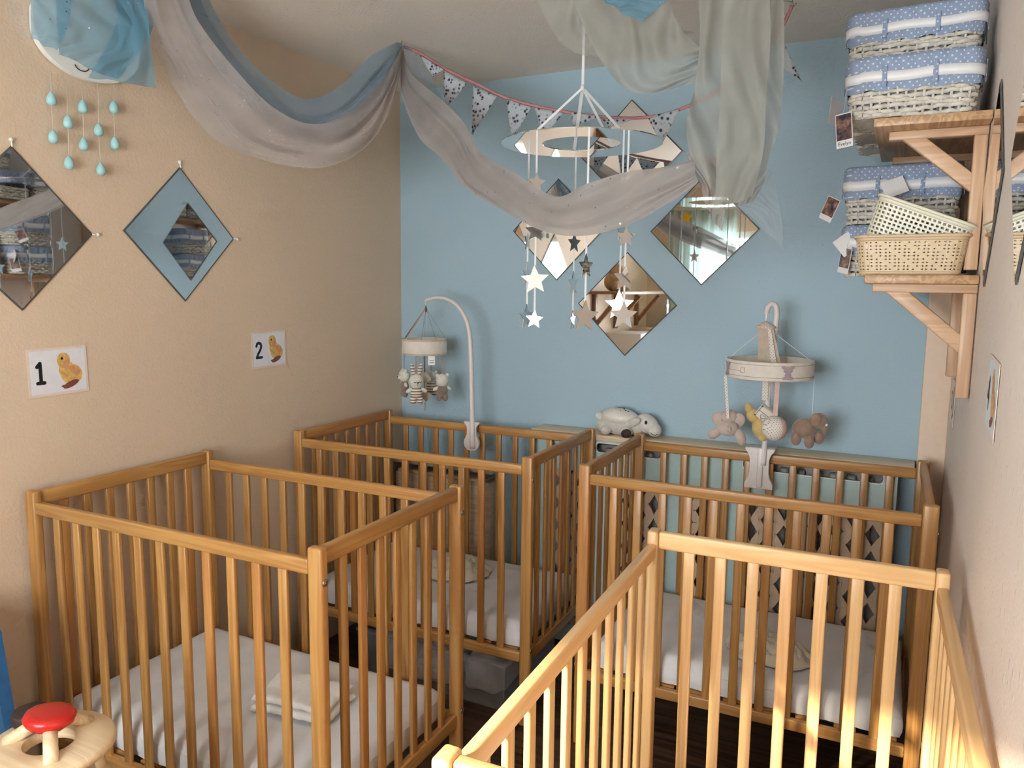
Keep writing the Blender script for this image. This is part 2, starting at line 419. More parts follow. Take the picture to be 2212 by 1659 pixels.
def folded_cloth(name, loc, rz, d, mat, label, cat, layers=3, seed=0, frill=.006):
    t = thing(name, label, cat, loc, (0, 0, R(rz)))
    for i in range(layers):
        b = MB(); h = d[2]/layers
        sc_ = 1-.05*i
        def top(u, v, i=i):
            x_, y_ = (u-.5)*d[0]*sc_, (v-.5)*d[1]*sc_
            e_ = min(min(u, 1-u)*d[0], min(v, 1-v)*d[1]); rr = h*.55
            dz = -(rr-math.sqrt(max(0, rr*rr-(rr-min(e_, rr))**2)))
            k = 1.0 if e_ < .015 else 0
            w = noise.noise(Vector((x_*14+seed+i, y_*14, seed)))*.008+k*frill*math.sin((x_+y_)*160)
            return (x_+noise.noise(Vector((y_*9, i, seed)))*.012, y_+noise.noise(Vector((x_*9, i, seed+4)))*.012, h*(i+1)+dz+w)
        b.grid(top, 40, 30)
        o = b.build('folded_layer', mat, t); solid(o, h*.9, -1)
    return t
def crumpled_cloth(name, loc, rz, d, mat, label, seed):
    b = MB(); nu, nv = 72, 40; vs = []
    def f(u, v):
        th = 2*math.pi*u; r_ = v
        x_, y_ = math.cos(th)*r_, math.sin(th)*r_
        edge = 1+.18*noise.noise(Vector((math.cos(th)*1.7, math.sin(th)*1.7, seed)))
        base = max(0, 1-r_**3.0)
        q = Vector((x_*4.2+seed, y_*4.2, seed))
        rid = 1-abs(noise.noise(q))*2.2
        z = base*d[2]*(.55+.5*max(0, rid))+.008*math.sin(th*9+6*r_)*r_*(1-base)
        if v >= .999: z = .001+.004*max(0, math.sin(th*11))
        tw = .5*(1-r_)
        return ((x_*math.cos(tw)-y_*math.sin(tw))*d[0]/2*edge, (x_*math.sin(tw)+y_*math.cos(tw))*d[1]/2*edge, max(z, .0005))
    b.grid(f, nu, nv); o = b.build(name, mat); o.location = loc; o.rotation_euler = (0, 0, R(rz)); solid(o, .004, -1)
    return tag(o, label, 'cloth')
ZM = .3695
p = at(655, 1510, 2, ZM+.02); folded_cloth('folded_blanket', (p.x, p.y, ZM+.002), 8, (.25, .17, .05), 'muslin_white', 'folded white muslin blanket on the mattress nearest the left wall', 'blanket', 2, 2.0, .0015)
p = at(985, 1225, 2, ZM+.02); crumpled_cloth('muslin_cloth', (p.x, p.y, ZM-.003), 20, (.30, .22, .07), 'muslin_cream', 'crumpled cream muslin cloth in the far left corner cot', 3.3)
p = at(1660, 1395, 2, ZM+.02); crumpled_cloth('muslin_cloth', (p.x, p.y, ZM-.003), -10, (.30, .20, .06), 'muslin_cream', 'crumpled cream muslin cloth in the cot under the elephant mobile', 8.1)

# ------------------------------------------------------------------ radiator cover along the blue wall
M['mint'] = plain('mint_board', (.50, .66, .66), .3, var=.02)
M['grille'] = plain('grille_board', (.66, .50, .35), .5, var=.04)
M['birch_x'] = wood('birch_x', (.80, .64, .44), (.70, .52, .33), 'x', .45, 0)
M['oakbrown'] = wood('oakbrown', (.42, .22, .09), (.30, .14, .05), 'z', .4, 0)
M['iron'] = plain('radiator_grey', (.36, .34, .32), .4)
M['white_lacquer'] = plain('white_lacquer', (.85, .87, .86), .25, var=.01)
YB_ = YB; YB = YB-.004
rc = thing('radiator_cover', 'mint radiator cover with pale top board and cut-out grilles under the blue wall', 'radiator cover', (-.68, 3.06, 0))
og = rc.location
YF = 3.004
BX0, BX1, ZT = -1.43, .054, .955; BXF = .004
b = MB(); b.bbox(((BX0+BX1)/2, (YF-.006+YB)/2, ZT-.012), (BX1-BX0, YB-YF+.006, .024), .003); b.build('top_board', 'birch_x', rc, og)
GR = [(-1.345, -1.165), (-1.075, -.845), (-.760, -.655), (-.520, -.035)]
SL = [(-1.13, -.85), (-.53, -.040)]
ZG0, ZG1, ZS0, ZS1 = .10, .79, .880, .922
def pbox(b, x0, x1, z0, z1, y=YF, th=.014): b.box(((x0+x1)/2, y+th/2, (z0+z1)/2), (x1-x0, th, z1-z0))
b = MB()
xs = [BX0+.012] + [v for g in GR for v in g] + [BXF]
for i in range(0, len(xs), 2): pbox(b, xs[i], xs[i+1], .02, ZG1)
for g in GR: pbox(b, g[0], g[1], .02, ZG0)
pbox(b, BX0+.012, BXF, ZG1, ZS0-.0)
xs = [BX0+.012] + [v for g in SL for v in g] + [BXF]
for i in range(0, len(xs), 2): pbox(b, xs[i], xs[i+1], ZS0, ZS1)
pbox(b, BX0+.012, BXF, ZS1, ZT-.024)
b.build('front_panel', 'mint', rc, og)
for x0, x1 in SL:
    b = MB(); rr = .016; pts = []
    for cx_, cz_, a0 in ((x1-rr, ZS1-rr, 0), (x0+rr, ZS1-rr, 90), (x0+rr, ZS0+rr, 180), (x1-rr, ZS0+rr, 270)):
        for k in range(6): pts.append((cx_+rr*math.cos(R(a0+k*18)), YF-.001, cz_+rr*math.sin(R(a0+k*18))))
    pts.append(pts[0]); b.tube(pts, .0026, 6, False)
    # corner fillets that round the slot
    for cx_, cz_, sx, sz in ((x1-rr, ZS1-rr, 1, 1), (x0+rr, ZS1-rr, -1, 1), (x0+rr, ZS0+rr, -1, -1), (x1-rr, ZS0+rr, 1, -1)):
        poly = [(cx_+sx*rr, cz_+sz*rr)]+[(cx_+sx*rr*math.cos(R(a)), cz_+sz*rr*math.sin(R(a))) for a in range(0, 91, 15)]
        b.prism(poly, YF, YF+.012, lambda u, v, w: (u, w, v))
    b.build('slot_rim', 'white_lacquer', rc, og)
def astroid_cell(b, cx_, cz_, w, h, hw, hh, y0, y1, clip0, clip1):
    """a rectangular piece of board with a four-pointed hole"""
    n = 24; inn = []; out = []
    for k in range(n):
        t = 2*math.pi*k/n; c_, s_ = math.cos(t), math.sin(t)
        inn.append((cx_+math.copysign(abs(c_)**2.2, c_)*hw/2, cz_+math.copysign(abs(s_)**2.2, s_)*hh/2))
        m_ = max(abs(c_)/(w/2), abs(s_)/(h/2)); out.append((cx_+c_/m_, cz_+s_/m_))
    cl_ = lambda P: [(x, min(max(z, clip0), clip1)) for x, z in P]
    inn, out = cl_(inn), cl_(out)
    vs = [(x, y0, z) for x, z in out]+[(x, y0, z) for x, z in inn]+[(x, y1, z) for x, z in inn]+[(x, y1, z) for x, z in out]
    fs = []
    for k in range(n):
        k2 = (k+1) % n
        fs += [(k, k2, n+k2, n+k), (n+k, n+k2, 2*n+k2, 2*n+k), (2*n+k, 2*n+k2, 3*n+k2, 3*n+k)]
    b.add(vs, fs, False)
for x0, x1 in GR:
    b = MB(); nc = max(2, round((x1-x0)/.060)); w = (x1-x0)/nc; h = .098
    for c_ in range(nc):
        off = 0 if c_ % 2 == 0 else -h/2
        z = ZG0+off+h/2
        while z-h/2 < ZG1-.001:
            astroid_cell(b, x0+(c_+.5)*w, z, w, h, w*.86, h*.86, YF+.002, YF+.012, ZG0, ZG1); z += h
    b.build('grille', 'grille', rc, og)
for x in (-.648, -.618, -.30): 
    b = MB(); b.bbox((x, YF-.004, .44), (.026, .012, .70), .002); b.build('batten', 'oakbrown', rc, og)
for x in (BX0+.006, BXF-.006):
    b = MB(); b.box((x, (YF+YB)/2, (ZT-.024)/2), (.012, YB-YF-.004, ZT-.026)); b.build('side_panel', 'mint', rc, og)
YB = YB_
rd = thing('radiator', 'grey ribbed radiator hidden behind the mint cover', 'radiator', (-.68, 3.09, .08)); og = rd.location
b = MB(); b.bbox((-.68, 3.095, .50), (1.38, .03, .80), .006)
b.build('body', 'iron', rd, og)
for i in range(23):
    b = MB(); b.bbox((-1.33+i*.059, 3.066, .50), (.034, .03, .78), .008); b.build('rib', 'iron', rd, og)

# small pale cupboard wedged behind the far left cot
M['cupboard'] = wood('cupboard_wood', (.62, .50, .36), (.52, .40, .28), 'x', .5, 0)
cb = thing('low_cupboard', 'low pale wooden cupboard wedged between the far left cot and the wall', 'cupboard', (-1.86, 3.06, 0)); og = cb.location
pA = at(843, 1005, 1, 3.03); pB = at(1068, 1025, 1, 3.03); zc = .73
b = MB(); b.bbox(((pA.x+pB.x)/2, 3.066, zc), (pB.x-pA.x, .12, .018), .003); b.build('top', 'cupboard', cb, og)
b = MB(); b.bbox(((pA.x+pB.x)/2, 3.072, zc-.05), (pB.x-pA.x-.10, .10, .016), .003); b.build('shelf', 'cupboard', cb, og)
b = MB(); b.bbox(((pA.x+pB.x)/2, 3.08, (zc-.06)/2), (pB.x-pA.x-.05, .085, zc-.062), .003); b.build('body', 'cupboard', cb, og)

# clear storage tub with fleeces under the far left cot
def mk_plastic():
    m, t, b = nt('milky_plastic'); t.nodes.remove(b)
    tr = t.nodes.new('ShaderNodeBsdfTransparent'); tr.inputs[0].default_value = (.92, .93, .95, 1)
    pr = t.nodes.new('ShaderNodeBsdfPrincipled'); pr.inputs['Base Color'].default_value = (.75, .77, .8, 1); pr.inputs['Roughness'].default_value = .2
    mx = t.nodes.new('ShaderNodeMixShader'); mx.inputs[0].default_value = .16
    L(t, tr.outputs[0], mx.inputs[1]); L(t, pr.outputs[0], mx.inputs[2]); L(t, mx.outputs[0], t.nodes['Material Output'].inputs[0]); return m
M['milky'] = mk_plastic()
M['fleece'] = plain('grey_fleece', (.70, .66, .62), 1, var=.1, scale=20, bmp=.6, sheen=.4)
def tub(x0, x1, y0, y1, h, label):
    t = thing('storage_tub', label, 'storage box', ((x0+x1)/2, (y0+y1)/2, 0)); og = t.location
    b = MB(); r0 = .018
    for (xa, xb, ya, yb) in ((x0, x1, y0, y0+.004), (x0, x1, y1-.004, y1), (x0, x0+.004, y0, y1), (x1-.004, x1, y0, y1)):
        b.box(((xa+xb)/2, (ya+yb)/2, h/2), (xb-xa, yb-ya, h-.002))
    b.box(((x0+x1)/2, (y0+y1)/2, .003), (x1-x0, y1-y0, .004)); b.build('body', 'milky', t, og)
    b = MB()
    for (xa, xb, ya, yb) in ((x0-.014, x1+.014, y0-.014, y0+.006), (x0-.014, x1+.014, y1-.006, y1+.014), (x0-.014, x0+.006, y0, y1), (x1-.006, x1+.014, y0, y1)):
        b.bbox(((xa+xb)/2, (ya+yb)/2, h+.006), (xb-xa, yb-ya, .014), .003)
    b.build('rim', 'milky', t, og)
    return t
tub(-1.90, -1.24, 2.40, 2.86, .175, 'clear plastic storage tub on the floor under the far left cot')
for i, (x, y, sx) in enumerate(((-1.76, 2.62, .26), (-1.57, 2.60, .24), (-1.37, 2.63, .24))):
    b = MB(); rbox(b, (0, 0, .082), (sx*.68, .40, .15), .42, 40, 24, .018, 11, i*3.1)
    o = b.build('fleece_blanket', 'fleece'); o.location = (x, y, .006)
    tag(o, ('rolled grey fleece blanket at the left end of the clear tub', 'rolled grey fleece blanket in the middle of the clear tub', 'rolled grey fleece blanket at the right end of the clear tub')[i], 'blanket', 'fleeces in the clear tub')

# ------------------------------------------------------------------ plush lamb night light on the radiator cover
M['plush_grey'] = plain('plush_grey', (.66, .62, .56), 1, var=.07, scale=60, bmp=.3, sheen=.4)
M['plush_pale'] = plain('plush_pale', (.74, .71, .66), 1, var=.05, scale=60, bmp=.3, sheen=.4)
M['shell'] = plain('shell_plastic', (.80, .76, .69), .3, var=.02)
M['dark_brown'] = plain('dark_brown', (.035, .018, .014), .7)
M['black'] = plain('black_thread', (.012, .012, .014), .4)
pa = at(1288, 940, 1, 3.06); pb = at(1428, 940, 1, 3.06)
lamb = thing('plush_lamb', 'grey plush lamb night light lying on the radiator cover', 'plush toy', ((pa.x+pb.x)/2, 3.055, ZT+.003)); 
LL = (pb.x-pa.x); s_ = LL/.30
V = lambda x, y, z: (x*s_, y*s_, z*s_)
b = MB(); b.ell(V(-.03, 0, .050), V(.105, .055, .054), mat=0, nu=24, nv=14); b.ell(V(-.10, 0, .035), V(.045, .05, .036)); b.ell(V(.045, 0, .045), V(.05, .045, .045)); b.build('body', 'plush_grey', lamb)
rotY = lambda a: Matrix.Rotation(R(a), 3, 'Y'); rotX = lambda a: Matrix.Rotation(R(a), 3, 'X'); rotZ = lambda a: Matrix.Rotation(R(a), 3, 'Z')
b = MB(); b.ell(V(-.035, -.006, .078), V(.084, .060, .040), rotY(4), 28, 14); sh_ = b.build('shell', 'shell', lamb)
rnd = random.Random(3); b = MB()
for i in range(26):
    a, q = rnd.uniform(-.05, .045), rnd.uniform(-.045, .005)
    u = 1-(a/.078)**2-(q/.054)**2
    if u > .05: b.ell(V(-.035+a, -.004+q, .0785+.040*math.sqrt(u)), V(.0032, .0032, .002), None, 6, 4)
b.build('star_hole', 'black', sh_)
b = MB(); b.ell(V(.090, -.008, .058), V(.052, .040, .040), rotY(28), 22, 12); b.ell(V(.122, -.010, .036), V(.034, .031, .030), rotY(40)); hd = b.build('head', 'plush_pale', lamb)
b = MB(); b.ell(V(.036, -.054, .064), V(.042, .010, .018), rotY(-26)); b.build('ear', 'plush_grey', hd)
b = MB(); b.ell(V(.040, .040, .060), V(.040, .010, .017), rotY(-24)); b.build('ear', 'plush_grey', hd)
b = MB(); b.ell(V(.096, -.046, .070), V(.0062, .004, .0085)); b.build('eye', 'black', hd)
b = MB(); b.tube([V(.118, -.040, .026), V(.125, -.040, .018), V(.136, -.037, .016), V(.146, -.030, .020)], .0012*s_, 6); b.build('mouth', 'black', hd)
b = MB(); b.ell(V(-.128, 0, .070), V(.026, .022, .017), rotY(25)); b.ell(V(-.135, -.004, .075), V(.018, .02, .018)); b.build('tail', 'plush_pale', lamb)
for x, so_ in ((-.085, 0), (.012, 1)):
    b = MB(); b.ell(V(x, -.048, .022), V(.026, .026, .022)); lg = b.build('leg', 'plush_grey', lamb)
    if so_:
        b = MB(); b.ell(V(x+.004, -.071, .018), V(.024, .007, .019), rotY(-25)); b.build('sole', 'dark_brown', lg)

# ------------------------------------------------------------------ mirrors
def mirror(label, c, n, half=.2175, clips=(), group='square wall mirrors hung as diamonds'):
    """n: wall normal; diamond mirror tile"""
    n = Vector(n); up = Vector((0, 0, 1)); u = up.cross(n)
    t = thing('mirror_tile', label, 'mirror', Vector(c), group=group)
    k = half; e = .004
    P = [u*k, up*k, -u*k, -up*k]; Q = [p*((k-.006)/k) for p in P]
    b = MB()
    b.add([p+n*.0005 for p in P]+[p+n*(e-.001) for p in P]+[q+n*e for q in Q],
          [(3, 2, 1, 0)]+[(i, (i+1) % 4, 4+(i+1) % 4, 4+i) for i in range(4)]+[(4+i, 4+(i+1) % 4, 8+(i+1) % 4, 8+i) for i in range(4)])
    b.build('backing', 'mirror_edge', t)
    b = MB(); b.add([q*.999+n*(e+.0004) for q in Q], [(0, 1, 2, 3)]); b.build('mirror_glass', 'mirror', t)
    for i, m_ in enumerate(clips):
        b = MB(); p0 = P[m_]*1.07; b.ell(p0+n*.004, (.006, .006, .006), None, 10, 6); b.tube([p0+n*.004, P[m_]*.985+n*.007], .0022, 6); b.build('clip', 'white', t)
    return t
mirror('diamond mirror on the cream wall at the photo\'s left edge', (XL+.001, 1.312, 1.707), (1, 0, 0), .2235, (0, 1))
mirror('diamond mirror on the cream wall right of the raindrop cloud', (XL+.001, 1.862, 1.726), (1, 0, 0), .2235, (0, 1))
mirror('topmost diamond mirror on the blue wall behind the bunting', (-1.060, YB-.001, 2.108), (0, -1, 0))
mirror('left diamond mirror on the blue wall behind the white tulle', (-1.380, YB-.001, 1.811), (0, -1, 0))
mirror('right diamond mirror on the blue wall beside the voile drape', (-.748, YB-.001, 1.795), (0, -1, 0))
mirror('lowest diamond mirror of the four on the blue wall', (-1.060, YB-.001, 1.496), (0, -1, 0))
mirror('diamond mirror on the right wall nearest the wall shelves', (XR-.001, 2.04, 1.80), (-1, 0, 0), .2235)
mirror('diamond mirror on the right wall at the photo\'s right edge', (XR-.001, 1.44, 1.80), (-1, 0, 0), .2235)

# ------------------------------------------------------------------ number cards with a duckling photo
M['card'] = plain('card_paper', (.80, .80, .84), .35, var=.02)
M['card_border'] = plain('card_border', (.80, .66, .58), .35, var=.02)
M['ink'] = plain('ink_black', (.012, .014, .02), .5)
M['duck_yellow'] = plain('duck_yellow', (.85, .52, .16), .5, var=.15, scale=90)
M['duck_orange'] = plain('duck_orange', (.72, .36, .17), .5, var=.1, scale=90)
M['duck_brown'] = plain('duck_brown', (.26, .07, .06), .5)
DIG = {'1': [[(-.28, .62), (.02, .95), (.02, -.95)], [(-.32, -.95), (.34, -.95)]],
       '2': [[(-.42, .55), (-.30, .85), (0, .97), (.32, .82), (.40, .48), (.22, .05), (-.20, -.50), (-.42, -.92), (.46, -.90)]],
       '3': [[(-.4, .75), (0, .97), (.36, .72), (.3, .3), (-.05, .08)], [(-.05, .08), (.36, -.1), (.42, -.55), (.05, -.95), (-.42, -.75)]],
       '4': [[(.25, -.95), (.25, .95), (-.45, -.25), (.5, -.25)]]}
def ribbon(b, pts, w, fn, d, mat=None):
    pts = [Vector(p) for p in pts]
    for i in range(len(pts)-1):
        dv = (pts[i+1]-pts[i]).normalized(); nv = Vector((-dv.y, dv.x))*w/2
        b.add([fn(*q, d) for q in (pts[i]-nv, pts[i+1]-nv, pts[i+1]+nv, pts[i]+nv)], [(0, 1, 2, 3)], False, mat)
    for p in pts:
        b.add([fn(p.x+math.cos(2*math.pi*k/12)*w/2, p.y+math.sin(2*math.pi*k/12)*w/2, d+.00005) for k in range(12)], [tuple(range(12))], False, mat)
def number_card(digit, c, n, label, w=.180, h=.139, tilt=0):
    n = Vector(n); up = Vector((0, 0, 1)); u = up.cross(n); tl = Matrix.Rotation(R(tilt), 3, n); u = tl @ u; up = tl @ up
    t = thing('number_card', label, 'card', Vector(c), group='duckling number cards')
    fn = lambda x, y, d: u*x+up*y+n*d
    b = MB(); b.prism([(-w/2, -h/2), (w/2, -h/2), (w/2, h/2), (-w/2, h/2)], .0004, .0016, fn); b.build('card', 'card_border', t)
    b = MB(); q = .007; b.add([fn(x, y, .0018) for x, y in ((-w/2+q, -h/2+q), (w/2-q, -h/2+q), (w/2-q, h/2-q), (-w/2+q, h/2-q))], [(0, 1, 2, 3)]); b.build('paper', 'card', t)
    b = MB()
    for st in DIG[digit]:
        ribbon(b, [(-w*.30+x*.030, -.001+y*.030) for x, y in st], .0105, fn, .0022)
    b.build('printed_number', 'ink', t)
    b = MB()
    def blob(x, y, rx, ry, d, mat, a=0, n_=24):
        b.add([fn(x+math.cos(a)*rx*math.cos(2*math.pi*k/n_)-math.sin(a)*ry*math.sin(2*math.pi*k/n_), y+math.sin(a)*rx*math.cos(2*math.pi*k/n_)+math.cos(a)*ry*math.sin(2*math.pi*k/n_), d) for k in range(n_)], [tuple(range(n_))], False, mat)
    X0 = w*.16
    blob(X0+.010, -.012, .034, .030, .0021, 0, -.3); blob(X0-.012, .030, .020, .023, .0023, 0); blob(X0-.004, .002, .024, .026, .0022, 0)
    blob(X0+.020, -.002, .020, .012, .0024, 1, -.7); blob(X0-.004, .020, .010, .012, .0025, 1); blob(X0-.008, .012, .012, .006, .0026, 1)
    blob(X0+.006, -.042, .026, .009, .0024, 2, .35); blob(X0-.012, -.046, .012, .004, .0025, 2)
    blob(X0-.017, .036, .0035, .004, .0027, 3)
    b.build('printed_duckling', ['duck_yellow', 'duck_orange', 'duck_brown', 'ink'], t)
    return t
number_card('1', (XL+.001, 1.405, 1.306), (1, 0, 0), 'duckling card with the number one, under the left-edge mirror', tilt=1)
number_card('2', (XL+.001, 2.247, 1.314), (1, 0, 0), 'duckling card with the number two, on the cream wall', tilt=1)
number_card('4', (XR-.001, 1.66, 1.375), (-1, 0, 0), 'duckling number card on the right wall above the foreground cot', tilt=-2)
number_card('3', (XR-.001, 2.86, 1.21), (-1, 0, 0), 'duckling number card on the right wall below the far shelf bracket')

# ------------------------------------------------------------------ cloud with hanging raindrops
M['cloud_white'] = plain('cloud_white', (.86, .85, .80), .5, var=.01)
M['drop_teal'] = plain('drop_teal', (.40, .68, .71), .45, var=.05)
M['thread'] = plain('thread', (.72, .62, .50), .8)
cl = thing('cloud_garland', 'white cloud wall decoration with strings of turquoise raindrops', 'decoration', (XL+.014, 1.55, 2.15)); og = cl.location
XCl = XL+.018
poly = []
for k in range(25):
    a = R(180+k*7.5); poly.append((1.548+.165*math.cos(a)*(1 if math.cos(a) > 0 else 1.0), 2.262+(.112*math.sin(a))+.0*k))
poly += [(1.705, 2.30), (1.69, 2.345), (1.655, 2.365), (1.63, 2.40), (1.58, 2.43), (1.53, 2.425), (1.495, 2.39), (1.45, 2.385), (1.405, 2.355), (1.385, 2.31)]
b = MB(); b.prism(poly, XL+.004, XCl+.006, lambda u, v, w: (w, u, v)); b.build('cloud', 'cloud_white', cl, og)
b = MB(); e0 = at(177, 141, 0, XCl+.008)
b.tube([e0+Vector((0, .022*math.cos(R(a)), .016*math.sin(R(a)))) for a in range(190, 351, 20)], .0014, 6); b.build('closed_eye', 'ink', cl, og)
drops = [[(111, 213), (115, 295)], [(147, 263), (149, 351)], [(179, 230), (181, 311)], [(213, 280), (218, 365)], [(246, 231), (248, 309)]]
tops = [(110, 158), (144, 170), (177, 177), (212, 178), (246, 172)]
XD = XL+.020
for ds, tp in zip(drops, tops):
    pts = [at(*tp, 0, XD)]+[at(*d, 0, XD) for d in ds]
    b = MB(); b.tube(pts, .0011, 5); st = b.build('string', 'thread', cl, og)
    for p in pts[1:]:
        b = MB(); prof = []
        for k in range(13):
            a = math.pi*k/12; rr = .0125*math.sin(a)*(1-.38*math.cos(a)); prof.append((max(rr, .0004), .0195*math.cos(a)))
        b.lathe(prof, 16, p); b.build('raindrop', 'drop_teal', st, og)

# ------------------------------------------------------------------ cot mobiles
M['mob_white'] = plain('mobile_plastic', (.74, .68, .66), .35, var=.02)
M['ribbon_brown'] = plain('ribbon_brown', (.20, .14, .11), .6)
M['ribbon_taupe'] = plain('ribbon_taupe', (.42, .33, .28), .6)
M['felt_cream'] = plain('felt_cream', (.78, .72, .64), .9, var=.04, sheen=.3)
M['felt_tan'] = plain('felt_tan', (.60, .48, .38), .9, var=.06, sheen=.3)
M['plush_cream'] = plain('plush_cream', (.76, .72, .62), 1, var=.05, scale=70, bmp=.25, sheen=.4)
M['plush_taupe'] = plain('plush_taupe', (.27, .20, .155), 1, var=.08, scale=70, bmp=.25, sheen=.4)
M['plush_brown'] = plain('plush_brown', (.36, .24, .175), 1, var=.10, scale=60, bmp=.3, sheen=.5)
M['plush_pink'] = plain('plush_pink', (.60, .49, .43), 1, var=.06, scale=60, bmp=.3, sheen=.5)
M['plush_yellow'] = plain('plush_yellow', (.72, .51, .20), 1, var=.08, scale=60, bmp=.3, sheen=.4)
M['pink_felt'] = plain('pink_felt', (.74, .52, .45), .9, var=.04)
def mk_stripes(name, c1, c2, per, axis=2):
    m, t, b = nt(name); c = t.nodes.new('ShaderNodeTexCoord'); sp = t.nodes.new('ShaderNodeSeparateXYZ'); L(t, c.outputs['Object'], sp.inputs[0])
    s = mth(t, 'SINE', mth(t, 'MULTIPLY', sp.outputs[axis], 2*math.pi/per))
    L(t, ramp(t, mth(t, 'MULTIPLY_ADD', s, .5, .5), [(.42, c1), (.55, c2)]), b.inputs['Base Color']); b.inputs['Roughness'].default_value = .95
    return m
M['stripe'] = mk_stripes('brown_white_stripes', (.30, .19, .13), (.80, .76, .68), .0125)
def mk_dots(name, base, dot, scale, r=.22):
    m, t, b = nt(name); c = t.nodes.new('ShaderNodeTexCoord'); sp = t.nodes.new('ShaderNodeSeparateXYZ'); L(t, c.outputs['Object'], sp.inputs[0])
    u = mth(t, 'ADD', sp.outputs[0], sp.outputs[1]); cb = t.nodes.new('ShaderNodeCombineXYZ')
    L(t, mth(t, 'ADD', u, sp.outputs[2]), cb.inputs[0]); L(t, mth(t, 'SUBTRACT', u, sp.outputs[2]), cb.inputs[1])
    vo = t.nodes.new('ShaderNodeTexVoronoi'); vo.voronoi_dimensions = '2D'; L(t, cb.outputs[0], vo.inputs['Vector']); vo.inputs['Scale'].default_value = scale; vo.inputs['Randomness'].default_value = .12
    L(t, ramp(t, vo.outputs['Distance'], [(r, dot), (r+.05, base)]), b.inputs['Base Color']); b.inputs['Roughness'].default_value = .85
    return m
M['dots_white'] = mk_dots('white_dotted_fabric', (.80, .74, .68), (.20, .15, .15), 85, .15)
M['dots_cream'] = mk_dots('cream_dotted_fabric', (.70, .60, .52), (.30, .22, .18), 95, .15)
M['mauve'] = plain('mauve_print', (.46, .36, .40), .9)
M['line'] = plain('print_line', (.50, .36, .31), .9)
def strap(b, p, q, w, side, th=.0012, mat=None, n=6, sag=0.0):
    p, q = Vector(p), Vector(q); s_ = Vector(side).normalized()*w/2
    d = (q-p).normalized(); nn = d.cross(s_).normalized()*th/2
    for sg in (1,):
        vs = []
        for i in range(n+1):
            c_ = p.lerp(q, i/n)+Vector((0, 0, -sag*4*(i/n)*(1-i/n)))
            vs += [c_-s_-nn, c_+s_-nn, c_+s_+nn, c_-s_+nn]
        fs = [(i*4+j, i*4+(j+1) % 4, (i+1)*4+(j+1) % 4, (i+1)*4+j) for i in range(n) for j in range(4)]+[(3, 2, 1, 0), (n*4, n*4+1, n*4+2, n*4+3)]
        b.add(vs, fs, False, mat)
def ring_band(b, c, r, h, th=.004, n=48, mat=None):
    b.lathe([(r, -h/2), (r+th/2, -h/2+.003), (r+th/2, h/2-.003), (r, h/2), (r-th/2, h/2-.002), (r-th/2, -h/2+.002)], n, c, None, mat, True, True)

# -- bunny mobile on the far left cot
YM = 2.925
c0 = at(1022, 915, 1, YM); cz = at(1022, 950, 1, YM)
mo = thing('baby_mobile', 'white cot mobile with striped bunny and bears clipped to the far left cot', 'mobile', (c0.x, YM, .82)); og = mo.location
b = MB()
prof = [(0, -.070), (.020, -.066), (.033, -.055), (.038, -.038), (.036, -.022), (.028, -.008), (.023, .004), (.022, .030), (.026, .042), (.038, .054), (.038, .060), (0, .060)]
poly = [(x, z) for x, z in prof]+[(-x, z) for x, z in prof[-2:0:-1]]
zc_ = c0.z-.050
b.prism(poly, YM-.016, YM-.004, lambda u, v, w: (c0.x+u, w, zc_+v)); b.build('clamp', 'mob_white', mo, og)
b = MB(); b.lathe([(0, 0), (.018, 0), (.022, .006), (.022, .02), (0, .022)], 20, (c0.x, YM+.055, zc_-.035), rotX(-90)); b.build('clamp_knob', 'mob_white', mo, og)
b = MB(); b.tube([(c0.x, YM-.01, zc_-.035), (c0.x, YM+.06, zc_-.035)], .006, 8); b.build('clamp_screw', 'mob_white', mo, og)
arm = [at(1021, 968, 1, YM-.02), at(1020, 900, 1, YM-.018), at(1018, 800, 1, YM-.016), at(1015, 730, 1, YM-.015), at(1008, 695, 1, YM-.014), at(992, 665, 1, YM-.013), at(970, 648, 1, YM-.012), at(945, 643, 1, YM-.011), at(920, 648, 1, YM-.01)]
def smooth_path(P, k=5):
    P = [Vector(p) for p in P]; out = []
    for i in range(len(P)-1):
        p0, p1, p2, p3 = P[max(i-1, 0)], P[i], P[i+1], P[min(i+2, len(P)-1)]
        for j in range(k):
            t = j/k
            out.append(.5*((2*p1)+(-p0+p2)*t+(2*p0-5*p1+4*p2-p3)*t*t+(-p0+3*p1-3*p2+p3)*t**3))
    return out+[P[-1]]
ap = smooth_path(arm, 5); nA = len(ap)
b = MB(); b.tube(ap, [.0125-.006*i/(nA-1) for i in range(nA)], 10); b.build('arm', 'mob_white', mo, og)
hk = arm[-1]
b = MB(); b.tube([hk+Vector((.004, 0, .006)), hk+Vector((0, 0, -.006)), hk+Vector((-.001, 0, -.022))], .0045, 8); b.ell(hk+Vector((0, 0, -.004)), .007); b.build('hook', 'mob_white', mo, og)
rc_ = at(917, 748, 1, YM-.01); RR, RH = .099, .070
b = MB(); ring_band(b, rc_, RR, RH); rg = b.build('ring', 'felt_cream', mo, og)
for z in (-RH/2+.004, RH/2-.004):
    b = MB(); b.lathe([(RR+.0035, z-.004), (RR+.0045, z), (RR+.0035, z+.004)], 48, rc_); b.build('ring_trim', 'felt_tan', rg, og)
vd = Vector((-.553, .833, 0)); rd_ = Vector((.833, .553, 0))
kn = Vector((hk.x, hk.y, hk.z-.035))
b = MB(); b.ell(kn+Vector((0, 0, -.006)), (.006, .006, .014)); b.tube([hk, kn], .0015, 6); b.build('knot', 'ribbon_brown', mo, og)
